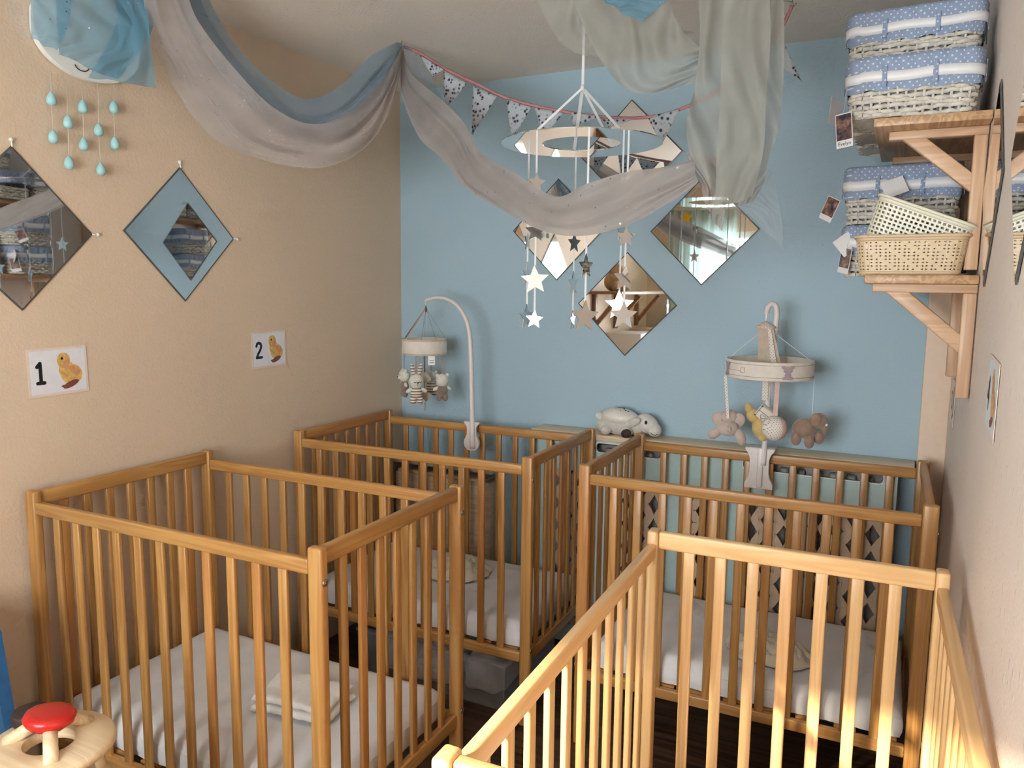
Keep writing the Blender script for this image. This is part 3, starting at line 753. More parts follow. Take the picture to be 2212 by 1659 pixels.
for k, a in enumerate((150, 215, 262, 300, 20, 90)):
    e_ = rc_+(rd_*math.cos(R(a))+vd*math.sin(R(a)))*RR+Vector((0, 0, RH/2))
    b = MB(); strap(b, kn, e_, .007, rd_ if k < 2 else vd, mat=0); b.build('ribbon', 'ribbon_brown' if k not in (1, 5) else 'ribbon_taupe', mo, og)
def soft_toy(name, parent, og, hang, top, face, s, head_m, body_m, arm_m, ears='round', ear_m=None, rib_m='ribbon_taupe', label=None, muzzle=False, sleepy=False):
    """hang: ribbon start; top: crown of the head; face: horizontal facing direction"""
    f = Vector(face).normalized(); r = Vector((f.y, -f.x, 0)); up = Vector((0, 0, 1))
    P = lambda x, y, z: top+r*(x*s)+f*(y*s)+up*(z*s)
    rot = Matrix((r, f, up)).transposed()
    b = MB(); b.ell(P(0, 0, -1.75), (.56*s, .42*s, .62*s), rot, 18, 12)
    b.ell(P(-.30, .02, -2.42), (.30*s, .30*s, .46*s), rot @ rotY(8)); b.ell(P(.30, .02, -2.42), (.30*s, .30*s, .46*s), rot @ rotY(-8))
    body = b.build(name, body_m, parent, og)
    if label: body['label'] = label
    b = MB(); b.ell(P(0, 0, -.72), (.66*s, .56*s, .66*s), rot, 18, 12)
    if muzzle: b.ell(P(0, .48, -.86), (.28*s, .22*s, .22*s), rot)
    h = b.build('head', head_m, body, og)
    for sx in (-1, 1):
        b = MB(); b.ell(P(sx*.66, .05, -1.55), (.34*s, .17*s, .19*s), rot @ rotY(sx*28)); b.build('arm', arm_m, body, og)
        b = MB()
        if ears == 'long': b.ell(P(sx*.34, .02, .34), (.20*s, .11*s, .58*s), rot @ rotY(sx*10))
        else: b.ell(P(sx*.52, 0, -.22), (.20*s, .12*s, .20*s), rot)
        b.build('ear', ear_m or head_m, body, og)
    b = MB()
    if sleepy:
        for sx in (-1, 1):
            b.tube([P(sx*.24+.11*math.cos(R(a)), .545, -.70+.09*math.sin(R(a))) for a in range(180, 361, 36)], .028*s, 5)
    else:
        for sx in (-1, 1): b.ell(P(sx*.24, .50, -.62), .055*s, None, 8, 6)
    b.ell(P(0, .60 if not muzzle else .70, -.80), (.09*s, .06*s, .065*s), rot, 10, 6)
    b.tube([P(0, .57, -.84), P(0, .555, -1.0), P(.05, .54, -1.05)], .022*s, 5)
    b.build('face', 'black', body, og)
    b = MB(); strap(b, hang, top+Vector((0, 0, -.02*s)), .008, r); b.build('hanging_ribbon', rib_m, body, og)
    return body
def hang_at(dx, dv): return rc_+rd_*dx+vd*dv+Vector((0, 0, -RH/2+.004))
def top_px(px, py, like): 
    v_ = Vector((like.x, like.y, 0)); q = at(px, py, 1, like.y); return Vector((like.x, like.y, q.z))
h1 = hang_at(-.036, -.092); soft_toy('striped_bunny', mo, og, h1, top_px(899, 806, h1), -vd+rd_*.25, .049, 'plush_cream', 'stripe', 'plush_cream', 'long', 'stripe', label='cream bunny in a brown striped suit', sleepy=True)
h2 = hang_at(-.090, -.030); soft_toy('taupe_bear', mo, og, h2, top_px(876, 796, h2), -rd_-vd*.35, .045, 'plush_cream', 'plush_taupe', 'plush_cream', label='cream bear with taupe body seen in profile', muzzle=True)
h3 = hang_at(.078, -.060); soft_toy('taupe_bear', mo, og, h3, top_px(955, 806, h3), vd-rd_*.3, .044, 'plush_cream', 'plush_taupe', 'plush_cream', label='cream bear with taupe body seen from behind')
h4 = hang_at(.030, .080); soft_toy('striped_bear', mo, og, h4, top_px(932, 800, h4), vd, .042, 'plush_cream', 'stripe', 'plush_cream', label='bear in a striped suit at the back')
hc = rc_+Vector((0, 0, -RH/2)); ft = top_px(925, 815, hc)
b = MB(); b.ell(ft, (.024, .020, .022)); b.ell(ft+rd_*.014+Vector((0, 0, -.01)), .016); b.ell(ft-rd_*.014+Vector((0, 0, .01)), .014); fl = b.build('fluffy_ball', 'plush_cream', mo, og)
b = MB(); strap(b, hc+Vector((0, 0, .03)), ft, .006, rd_); b.build('hanging_ribbon', 'ribbon_brown', fl, og)
ht = top_px(922, 857, hc); poly = []
for k in range(28):
    t = 2*math.pi*k/28; poly.append((.0018*16*math.sin(t)**3*.78, .0018*(13*math.cos(t)-5*math.cos(2*t)-2*math.cos(3*t)-math.cos(4*t))*.85))
b = MB(); b.prism(poly, -.006, .006, lambda u, v, w: ht+rd_*(u+.006)+Vector((0, 0, v))+vd*w); hb = b.build('heart', 'felt_tan', mo, og)
b = MB(); strap(b, ft, ht+Vector((0, 0, .02)), .005, rd_); strap(b, ht+Vector((0, 0, -.028))+rd_*.003, ht+Vector((0, 0, -.065))+rd_*.001, .009, rd_); b.build('hanging_ribbon', 'ribbon_taupe', hb, og)
tp = rc_-vd*(RR+.004)+rd_*.030+Vector((0, 0, -RH/2))
b = MB(); strap(b, tp, tp+Vector((0, 0, -.040)), .030, rd_, .001); tg = b.build('care_label', 'white', mo, og)
b = MB()
for z, w in ((-.020, .018), (-.029, .018)): b.box(tp-vd*.0012+Vector((0, 0, z)), (w, .0006, .0022), rotZ(33.6))
b.build('label_print', 'black', tg, og)

# -- elephant mobile on the right-hand cot
YN = 2.935
c1_ = at(1643, 968, 1, YN); 
me_ = thing('baby_mobile', 'pale cot mobile with plush elephants and dotted ball clipped to the right-hand cot', 'mobile', (c1_.x, YN, .83)); og = me_.location
b = MB(); prof = [(.052, .0), (.052, -.006), (.040, -.022), (.034, -.040), (.034, -.090), (.038, -.110), (.050, -.132), (.050, -.150)]
poly = prof+[(-x, z) for x, z in prof[::-1]]
b.prism(poly, YN-.014, YN+.004, lambda u, v, w: (c1_.x+u, w, c1_.z+v)); clp = b.build('clamp', 'mob_white', me_, og)
b = MB(); b.bbox((c1_.x, YN+.02, c1_.z-.001), (.104, .06, .006), .002); b.build('clamp_top', 'mob_white', clp, og)
b = MB(); b.bbox((c1_.x+.004, YN-.018, c1_.z-.07), (.020, .014, .15), .004); b.build('clamp_rib', 'mob_white', clp, og)
pole = [at(1648, 1005, 1, YN-.018), at(1653, 940, 1, YN-.014), at(1662, 820, 1, YN-.012), at(1676, 700, 1, YN-.012), at(1678, 675, 1, YN-.013), at(1675, 660, 1, YN-.016), at(1667, 657, 1, YN-.02), at(1659, 664, 1, YN-.025), at(1656, 676, 1, YN-.028)]
b = MB(); b.tube(smooth_path(pole, 4), .0105, 10); b.build('arm', 'mob_white', me_, og)
hk2 = pole[-1]; b = MB(); b.tube([hk2+Vector((0, 0, .006)), hk2+Vector((0, 0, -.028))], .004, 8); b.ell(hk2, .007); b.build('hook', 'white', me_, og)
rc2 = at(1662, 795, 1, YN-.03); R2, H2 = .150, .066
b = MB(); ring_band(b, rc2, R2, H2, .004, 64); rg2 = b.build('ring', 'felt_cream', me_, og)
b = MB()
for z in (-.020, .022): b.lathe([(R2+.0024, z-.0009), (R2+.0030, z), (R2+.0024, z+.0009)], 64, rc2)
b.build('printed_line', 'line', rg2, og)
v2 = Vector((rc2.x, rc2.y, 0)).normalized(); r2_ = Vector((v2.y, -v2.x, 0))
def on_ring(u, z, d=.0032):
    a = u/R2; return rc2+(r2_*math.sin(a)-v2*math.cos(a))*(R2+d)+Vector((0, 0, z))
def blob_on(b, u, z, ru, rz, d, n_=14): b.add([on_ring(u+ru*math.cos(2*math.pi*k/n_), z+rz*math.sin(2*math.pi*k/n_), d) for k in range(n_)], [tuple(range(n_))])
for u0 in (.062, -.18, .27, -.33):
    b = MB(); blob_on(b, u0, .008, .017, .012, .0034); blob_on(b, u0-.015, .018, .008, .006, .0035); blob_on(b, u0+.015, .018, .008, .006, .0035); blob_on(b, u0, -.012, .012, .014, .0036); blob_on(b, u0-.012, -.020, .008, .006, .0037); blob_on(b, u0+.012, -.020, .008, .006, .0037)
    b.build('printed_teddy', 'mauve', rg2, og)
b = MB(); pts = [on_ring(-.10, -.008), on_ring(-.085, -.008), on_ring(-.085, .010), on_ring(-.10, .010), on_ring(-.10, -.008)]; b.tube(pts, .0008, 5); b.tube([on_ring(-.20+.01*i, -.002) for i in range(11)], .0008, 5); b.build('printed_buckle', 'line', rg2, og)
cap = Vector((hk2.x, hk2.y, 0)); cap.z = at(1663, 706, 1, hk2.y).z
b = MB(); b.lathe([(.0005, .020), (.012, .016), (.033, .002), (.036, -.004), (.033, -.006), (.0005, -.004)], 24, cap); b.build('cap', 'dots_cream', me_, og)
for k, (a, m_) in enumerate(((-70, 'dots_white'), (-100, 'felt_tan'), (-140, 'felt_tan'), (-45, 'felt_tan'))):
    d_ = r2_*math.cos(R(a))*.028+v2*math.sin(R(a))*.028
    b = MB(); strap(b, cap+d_*.8+Vector((0, 0, -.004)), rc2+d_*1.35+Vector((0, 0, H2/2-.01)), .020, r2_, mat=0); b.build('fabric_strap', m_, me_, og)
for a in (30, 150, 200, 340):
    d_ = (r2_*math.cos(R(a))+v2*math.sin(R(a)))*R2
    b = MB(); b.tube([cap, rc2+d_+Vector((0, 0, H2/2))], .0008, 5); b.build('thread', 'white', me_, og)
b = MB(); strap(b, rc2+Vector((-.012, 0, .03)), at(1652, 865, 1, rc2.y), .020, r2_); b.build('fabric_strap', 'dots_white', me_, og)
b = MB(); strap(b, rc2-v2*.010+r2_*.002+Vector((0, 0, .03)), at(1656, 870, 1, rc2.y+.02), .028, r2_); b.build('fabric_strap', 'felt_tan', me_, og)
def px_at(px, py, y): return at(px, py, 1, y)
def frame(f): 
    f = Vector(f).normalized(); r = Vector((f.y, -f.x, 0)); return Matrix((r, f, Vector((0, 0, 1)))).transposed()
# left elephant, seen from behind, legs spread
q = px_at(1572, 925, rc2.y-.03); fr_ = Matrix((r2_, v2, Vector((0, 0, 1)))).transposed()
E3 = lambda x, y, z: q+r2_*x+v2*y+Vector((0, 0, z))
b = MB(); b.ell(E3(0, 0, 0), (.040, .036, .030), fr_, 20, 12); b.ell(E3(-.047, -.005, -.022), (.028, .020, .019), fr_ @ rotY(-30)); b.ell(E3(.044, -.005, -.028), (.020, .020, .034), fr_ @ rotY(-24)); el = b.build('pink_elephant', 'plush_pink', me_, og)
b = MB(); b.ell(E3(.000, .022, .040), (.034, .030, .028), fr_); b.ell(E3(.002, .048, .022), (.012, .02, .024), fr_); b.build('head', 'plush_pink', el, og)
for sx in (-1, 1):
    b = MB(); b.ell(E3(sx*.036, .016, .030), (.024, .010, .026), fr_ @ rotY(sx*24)); b.build('ear', 'plush_pink', el, og)
b = MB(); b.tube([E3(.002, -.036, .012), E3(.010, -.042, .008), E3(.010, -.044, -.002), E3(.002, -.042, -.002)], .0035, 8); b.build('tail', 'plush_pink', el, og)
b = MB(); strap(b, Vector((on_ring(-.225, -H2/2).x, rc2.y-.03, rc2.z-H2/2)), E3(.0, -.02, .040), .010, r2_); b.build('hanging_ribbon', 'dots_white', el, og)
# right elephant, brown, in profile
q = px_at(1745, 925, rc2.y+.01)
E4 = lambda x, y, z: q+r2_*x+v2*y+Vector((0, 0, z))
b = MB(); b.ell(E4(-.012, 0, .0), (.042, .034, .036), fr_ @ rotY(-15), 20, 12)
for x, y, z in ((-.038, -.012, -.038), (.006, -.016, -.045), (.040, .008, -.032)): b.ell(E4(x, y, z), (.018, .018, .026), fr_)
el = b.build('brown_elephant', 'plush_brown', me_, og)
b = MB(); b.ell(E4(.036, -.004, .030), (.029, .026, .028), fr_); b.ell(E4(.052, -.008, .008), (.013, .014, .024), fr_ @ rotY(-18)); b.build('head', 'plush_brown', el, og)
b = MB(); b.ell(E4(.024, -.026, .036), (.020, .008, .024), fr_); b.build('ear', 'plush_brown', el, og)
b = MB(); b.ell(E4(.060, -.018, .018), (.004, .003, .006), fr_ @ rotY(30), 8, 6); b.build('tusk', 'white', el, og)
b = MB(); strap(b, Vector((on_ring(.20, -H2/2).x, rc2.y+.01, rc2.z-H2/2)), E4(.012, 0, .03), .007, v2); b.build('hanging_ribbon', 'white', el, og)
# yellow bear hugging a block
q = px_at(1640, 905, rc2.y+.02)
E5 = lambda x, y, z: q+r2_*x+v2*y+Vector((0, 0, z))
b = MB(); b.ell(E5(.004, 0, -.030), (.028, .026, .040), fr_); b.ell(E5(.016, -.012, -.064), (.018, .02, .016), fr_); yb = b.build('yellow_bear', 'plush_yellow', me_, og)
b = MB(); b.ell(E5(-.022, 0, .012), (.024, .022, .026), fr_ @ rotY(-20)); b.build('head', 'plush_yellow', yb, og)
b = MB(); b.ell(E5(-.038, 0, .036), (.014, .012, .020), fr_ @ rotY(-20)); b.build('ear', 'plush_yellow', yb, og)
b = MB(); rb = fr_ @ rotY(36) @ rotX(12); b.bbox(E5(.020, -.018, .026), (.056, .044, .048), .004, 2, rb); blk = b.build('soft_block', 'felt_cream', yb, og)
b = MB()
for sx in (-1, 1):
    for sz in (-1, 1):
        b.ell(E5(.020, -.018, .026)+rb @ Vector((sx*.025, -.022, sz*.021)), .0035, None, 8, 6)
    b.tube([E5(.020, -.018, .026)+rb @ Vector((sx*.025, -.0226, -.021)), E5(.020, -.018, .026)+rb @ Vector((sx*.025, -.0226, .021))], .0009, 5)
b.tube([E5(.020, -.018, .026)+rb @ Vector((-.025, -.0226, .003)), E5(.020, -.018, .026)+rb @ Vector((.025, -.0226, .003))], .0009, 5)
hp = [(.0, -.010), (-.010, .002), (-.006, .010), (0, .004), (.006, .010), (.010, .002), (.0, -.010)]
b.tube([E5(.020, -.018, .026)+rb @ Vector((x, -.0228, z-.010)) for x, z in hp], .0010, 5)
b.build('block_stitching', 'ribbon_brown', blk, og)
# dotted ball
q = px_at(1673, 925, rc2.y-.05)
b = MB(); b.ell(q, .045, None, 24, 16)
b.mi = [1 if (Vector([sum(b.v[i][k] for i in f)/len(f) for k in range(3)])-q).dot((r2_+v2*.2).normalized()) > .014 else 0 for f in b.f]
bl = b.build('dotted_ball', ['dots_white', 'pink_felt'], me_, og)
b = MB(); strap(b, Vector((q.x+.002, q.y, rc2.z-H2/2+.01)), q+Vector((0, 0, .042)), .016, r2_); b.build('hanging_ribbon', 'pink_felt', bl, og)

# ------------------------------------------------------------------ wall shelves on the right
M['shelf_x'] = wood('shelf_x', (.54, .33, .175), (.40, .225, .11), 'y', .45, 0)
M['brack_x'] = wood('brack_x', (.62, .41, .26), (.52, .32, .19), 'x', .5, 0)
M['brack_z'] = wood('brack_z', (.62, .41, .26), (.52, .32, .19), 'z', .5, 0)
def bracket(parent, og, y, zt, drop, depth, x1):
    g = .022
    b = MB(); b.bbox((x1-depth/2, y, zt-g/2), (depth, .030, g), .003); bm_ = b.build('bracket_arm', 'brack_x', parent, og)
    b = MB(); b.bbox((x1-.016, y, zt-g-drop/2), (.030, .030, drop), .003); b.build('bracket_upright', 'brack_z', parent, og)
    a = Vector((x1-depth+.060, y, zt-g)); c_ = Vector((x1-.030, y, zt-g-(depth-.030-.060)*.86)); d = (c_-a); ang = math.atan2(-d.z, d.x)
    b = MB(); b.bbox(a.lerp(c_, .5), (d.length+.045, .026, .036), .003, 2, Matrix.Rotation(ang, 3, 'Y')); b.build('bracket_brace', 'brack_x', parent, og)
SX1 = XR-.002
us = thing('wall_shelf', 'upper wooden wall shelf holding a row of wicker baskets', 'shelf', (.02, 2.5, 1.98), group='wooden wall shelves'); og = us.location
b = MB(); b.bbox(((-.110+SX1)/2, 2.50, 1.982), (SX1+.110, .60, .021), .002); b.build('board', 'shelf_x', us, og)
for y in (2.29, 2.72): bracket(us, og, y, 1.971, .33, .222, SX1)
ls = thing('wall_shelf', 'lower wooden wall shelf holding the beige plastic basket', 'shelf', (.02, 2.5, 1.59), group='wooden wall shelves'); og = ls.location
b = MB(); b.bbox(((-.108+SX1)/2, 2.52, 1.594), (SX1+.108, .64, .022), .002); b.build('board', 'shelf_x', ls, og)
for y in (2.225, 2.78): bracket(ls, og, y, 1.583, .26, .235, SX1)

# ------------------------------------------------------------------ baskets
M['wicker'] = plain('white_wicker', (.74, .69, .61), .55, var=.12, scale=50)
M['liner'] = mk_dots('blue_dotted_liner', (.265, .335, .475), (.62, .66, .74), 58, .15)
M['ribbon_white'] = plain('ribbon_white', (.80, .80, .82), .4, var=.01)
M['plastic_cream'] = plain('plastic_cream', (.74, .71, .57), .35, var=.01)
M['plastic_beige'] = plain('plastic_beige', (.66, .50, .31), .35, var=.01)
M['paper_white'] = plain('paper_white', (.78, .76, .76), .6, var=.02)
def mk_photo(name, seed, c1, c2, c3):
    m, t, b = nt(name); v = coords(t); f = noise_n(t, v, 45+seed, 2)
    L(t, ramp(t, f, [(.35, c1), (.5, c2), (.65, c3)]), b.inputs['Base Color']); b.inputs['Roughness'].default_value = .25; return m
M['photo_a'] = mk_photo('photo_brown', 3, (.03, .03, .06), (.16, .09, .07), (.36, .20, .16))
M['photo_b'] = mk_photo('photo_blue', 9, (.06, .09, .13), (.22, .13, .10), (.40, .26, .20))
def perim(w, d, r, n):
    """n points round a rounded rectangle: (x, y, nx, ny)"""
    segs = [(w-2*r), math.pi*r/2, (d-2*r), math.pi*r/2]*2; tot = sum(segs); out = []
    for k in range(n):
        s = k/n*tot; i = 0
        while s > segs[i]: s -= segs[i]; i += 1
        cx_, cy_ = w/2-r, d/2-r
        if i == 0: p = (-cx_+s, -d/2, 0, -1)
        elif i == 1: a = -math.pi/2+s/r; p = (cx_+r*math.cos(a), -cy_+r*math.sin(a), math.cos(a), math.sin(a))
        elif i == 2: p = (w/2, -cy_+s, 1, 0)
        elif i == 3: a = s/r; p = (cx_+r*math.cos(a), cy_+r*math.sin(a), math.cos(a), math.sin(a))
        elif i == 4: p = (cx_-s, d/2, 0, 1)
        elif i == 5: a = math.pi/2+s/r; p = (-cx_+r*math.cos(a), cy_+r*math.sin(a), math.cos(a), math.sin(a))
        elif i == 6: p = (-w/2, cy_-s, -1, 0)
        else: a = math.pi+s/r; p = (-cx_+r*math.cos(a), -cy_+r*math.sin(a), math.cos(a), math.sin(a))
        out.append(p)
    return out
def wicker_basket(label, w, d, h, seed=0, group='lined wicker baskets'):
    t = thing('wicker_basket', label, 'basket', group=group)
    ns = 44; sub = 4; n = ns*sub; P = perim(w, d, .028, n); taper = lambda z: .93+.07*z/h
    rows = 12; rr = random.Random(seed)
    b = MB()
    for i in range(rows):
        z0 = .006+(h-.012)*i/(rows-1); pts = []
        for k in range(n+1):
            x, y, nx, ny = P[k % n]; s_ = taper(z0)
            off = .0042*math.cos(math.pi*k/sub+math.pi*(i % 2))
            pts.append((x*s_+nx*off, y*s_+ny*off, z0+.0025*math.sin(k*.11+i*2.1+seed)+rr.uniform(-.0012, .0012)))
        b.tube(pts, .0064, 5, False)
    wv = b.build('weave', 'wicker', t); wv['kind'] = 'stuff'
    b = MB()
    for k in range(0, n, sub):
        x, y, nx, ny = P[k]
        b.tube([(x*.93, y*.93, .002), (x, y, h)], .0038, 5)
    st = b.build('stake_frame', 'wicker', t); st['kind'] = 'stuff'
    b = MB(); b.add([(x*.92, y*.92, .004) for x, y, _, _ in P], [tuple(range(n))]); o = b.build('base', 'wicker', t); solid(o, .004, 0)
    # liner folded over the rim
    b = MB(); prof = [(.011, h*.47), (.012, h*.60), (.012, h*.85), (.011, h+.002), (.006, h+.012), (-.002, h+.012), (-.007, h), (-.010, h*.6), (-.013, h*.2), (-.018, .012)]
    def ln(u, v):
        k = int(round(u*n)) % n; x, y, nx, ny = P[k]; i = min(int(v*(len(prof)-1)+1e-6), len(prof)-1)
        o_, z = prof[i]; wv_ = .0018*math.sin(k*.9+i)+.002*noise.noise(Vector((x*20, y*20, i*.7+seed)))
        if i == 0: z += .003*math.sin(k*.5)
        s_ = taper(min(z, h)); return (x*s_+nx*(o_+wv_), y*s_+ny*(o_+wv_), z)
    b.grid(ln, n, len(prof)-1); b.build('liner', 'liner', t)
    b = MB(); z0, z1 = h*.62, h*.80
    vs = []
    for z in (z0, z1):
        for k in range(n):
            x, y, nx, ny = P[k]; s_ = taper(z); vs.append((x*s_+nx*.0150, y*s_+ny*.0150, z+.002*math.sin(k*.2+seed)))
    b.add(vs, [(k, (k+1) % n, n+(k+1) % n, n+k) for k in range(n)], True); o = b.build('ribbon_band', 'ribbon_white', t); solid(o, .001, 0)
    for k in range(10, n, 22):
        x, y, nx, ny = P[k]; b = MB(); tx, ty = -ny, nx
        p = Vector((x*.985+nx*.0162, y*.985+ny*.0162, h*.71)); b.bbox(p, (.011, .002, h*.38), .0008, 1, Matrix.Rotation(math.atan2(ty, tx), 3, 'Z')); b.build('belt_loop', 'liner', t)
    return t
def move(t, x, y, z, rz=0, rx=0, ry=0): t.location = (x, y, z); t.rotation_euler = (R(rx), R(ry), R(rz)); return t
bA = move(wicker_basket('dotted-lined wicker basket at the front end of the upper shelf', .285, .19, .136, 1), -.030, 2.296, 1.9935, 0)
bB = move(wicker_basket('dotted-lined wicker basket in the middle of the upper shelf', .285, .178, .136, 2), -.035, 2.514, 1.9935, 0)
bC = move(wicker_basket('dotted-lined wicker basket at the far end of the upper shelf', .285, .166, .136, 3), -.035, 2.720, 1.9935, 0)
bD = move(wicker_basket('topmost wicker basket stacked near the ceiling on the upper shelf', .300, .21, .125, 4), -.033, 2.40, 2.143, -2)
bE = move(wicker_basket('wicker basket standing on the lower shelf under another basket', .270, .19, .135, 5), -.047, 2.60, 1.6062, 0)
bF = move(wicker_basket('wicker basket stacked behind the cream plastic basket', .285, .20, .150, 6), -.042, 2.59, 1.755, 0)
# photo tags hanging from the baskets
def text_mesh(txt, size):
    cu = bpy.data.curves.new('txt', 'FONT'); cu.body = txt; cu.size = size; cu.align_x = 'CENTER'; cu.align_y = 'CENTER'
    o = bpy.data.objects.new('txt', cu); COL.objects.link(o)
    me = bpy.data.meshes.new_from_object(o); bpy.data.objects.remove(o); return me
def photo_tag(basket, p0, p1, w, h, face, roll, pm, txt=None, lab=None):
    """string from p0 to p1 (world), card below p1 turned to the direction face"""
    inv = basket.matrix_basis.inverted()
    f = Vector(face).normalized(); up0 = Vector((0, 0, 1)); r = up0.cross(f).normalized(); up = f.cross(r); up = -up if up.z < 0 else up
    rot = Matrix.Rotation(R(roll), 3, f); r, up = rot @ r, rot @ up
    c = Vector(p1)-up*h/2
    b = MB(); b.tube([inv @ Vector(p0), inv @ Vector(p1)], .0008, 5); s = b.build('tag_string', 'thread', basket)
    F = lambda x, y, d: inv @ (c+r*x+up*y+f*d)
    b = MB(); b.prism([(-w/2, -h/2), (w/2, -h/2), (w/2, h/2), (-w/2, h/2)], -.0006, .0006, F); k = b.build('photo_tag', 'paper_white', basket)
    if lab: k['label'] = lab
    if pm:
        b = MB(); b.add([F(x, y, .0009) for x, y in ((-w*.46, -h*.28), (w*.46, -h*.28), (w*.46, h*.47), (-w*.46, h*.47))], [(0, 1, 2, 3)]); b.build('photo', pm, k)
    if txt:
        me = text_mesh(txt, .013); me.materials.append(M['ink'])
        for v in me.vertices: v.co = F(v.co.x, v.co.y-h*.39, .0011)
        link('name_print', me, k)
p = at(1822, 245, 1, 2.19); photo_tag(bA, at(1830, 190, 1, 2.19), p, .042, .085, (-.35, -1, 0), 6, 'photo_a', 'Evelyn', 'photo tag with a name strip')
p = at(1808, 215, 1, 2.42); photo_tag(bB, at(1815, 180, 1, 2.42), p, .045, .075, (.9, -.6, .1), -12, None)
p = at(1803, 428, 1, 2.50); photo_tag(bF, at(1822, 405, 1, 2.49), p, .048, .068, (-.7, -1, .1), -24, 'photo_a')
p = at(1815, 512, 1, 2.49); photo_tag(bE, at(1830, 500, 1, 2.50), p, .052, .055, (.25, -1, .1), 38, None, None, 'blank white tag back')
p = at(1830, 535, 1, 2.49); photo_tag(bE, at(1832, 508, 1, 2.50), p, .046, .075, (-.85, -.8, 0), -10, 'photo_b')
p = at(1925, 388, 1, 2.455); photo_tag(bF, at(1930, 380, 1, 2.46), p, .060, .050, (.1, -1, .35), 22, None, None, 'crumpled cream paper label')

def perforated(b, P, z0, z1, rows, hole, taper):
    n = len(P)
    for j in range(rows):
        za, zb = z0+(z1-z0)*j/rows, z0+(z1-z0)*(j+1)/rows
        for k in range(n):
            q0, q1 = P[k], P[(k+1) % n]
            def pt(u, v):
                z = za+(zb-za)*v; s_ = taper(z); return ((q0[0]+(q1[0]-q0[0])*u)*s_, (q0[1]+(q1[1]-q0[1])*u)*s_, z)
            hp = hole(k, j)
            rect = [(0, 0), (1, 0), (1, 1), (0, 1)]
            if hp is None:
                b.add([pt(*q) for q in rect], [(0, 1, 2, 3)]); continue
            if len(hp) == 4:
                b.add([pt(*q) for q in rect+hp], [(i, (i+1) % 4, 4+(i+1) % 4, 4+i) for i in range(4)])
            else:   # triangle pointing left or right: hp = [base bottom, base top, tip], drawn ccw
                if hp[2][0] < hp[0][0]:    # tip left
                    b.add([pt(*q) for q in rect+hp], [(0, 1, 4, 6), (1, 2, 5, 4), (2, 3, 6, 5), (3, 0, 6)])
                else:
                    b.add([pt(*q) for q in rect+hp], [(0, 1, 6, 4), (1, 2, 6), (2, 3, 5, 6), (3, 0, 4, 5)])
def plastic_basket(label, mat, w, d, h, cols, rows, hole, r=.03):
    t = thing('plastic_basket', label, 'basket')
    P = perim(w, d, r, cols); tp_ = lambda z: .90+.10*z/h
    b = MB(); perforated(b, P, h*.10, h*.88, rows, hole, tp_)
    for z0, z1 in ((0, h*.10), (h*.88, h)):
        b.add([(x*tp_(z), y*tp_(z), z) for z in (z0, z1) for x, y, _, _ in P], [(k, (k+1) % cols, cols+(k+1) % cols, cols+k) for k in range(cols)], True)
    b.add([(x*.90, y*.90, 0) for x, y, _, _ in P], [tuple(range(cols))])
    o = b.build('wall', mat, t); solid(o, .0022, 0)
    b = MB(); Pr = [(x+nx*.003, y+ny*.003, h) for x, y, nx, ny in P]; b.tube(Pr+[Pr[0]], .0045, 7, False); b.build('rim', mat, t)
    return t
sq = lambda k, j: [(.20+.06, .24), (.80+.06, .24), (.80-.06, .80), (.20-.06, .80)]
def tri(k, j):
    if (k+j) % 5 == 0: return None
    return [(.75, .25), (.75, .80), (.22, .52)] if (k % 2) else [(.25, .25), (.25, .80), (.78, .52)]
pb_ = plastic_basket('beige plastic basket with triangle cut-outs on the lower shelf', 'plastic_beige', .258, .19, .098, 74, 9, tri)
move(pb_, -.008, 2.335, 1.6062)
pc_ = plastic_basket('cream plastic basket with square holes lying tilted in the beige basket', 'plastic_cream', .240, .155, .108, 60, 8, sq)
move(pc_, -.016, 2.335, 1.668, 0, 0, 22)

# ------------------------------------------------------------------ tulle and voile
M['tulle_blue'] = sheer('tulle_blue', (.14, .37, .52), .58, .5, .9, .35)
M['tulle_blue_dark'] = sheer('tulle_blue_grey', (.25, .40, .53), .34, .35, .4, .35)
M['tulle_white'] = sheer('tulle_white', (.64, .58, .56), .36, .95, .6, .35)
M['tulle_dense'] = sheer('tulle_white_dense', (.50, .46, .44), .60, .95, .6, .35)
M['voile'] = sheer('voile_cream', (.43, .43, .39), .58, 0, 0, .4)
M['tulle_pale'] = sheer('tulle_pale', (.66, .70, .74), .16, .5, 0, .4)
def cat(P, t):
    n = len(P)-1; x = min(max(t, 0), 1)*n; i = min(int(x), n-1); f = x-i
    p0, p1, p2, p3 = P[max(i-1, 0)], P[i], P[i+1], P[min(i+2, n)]
    return .5*((2*p1)+(-p0+p2)*f+(2*p0-5*p1+4*p2-p3)*f*f+(-p0+3*p1-3*p2+p3)*f**3)
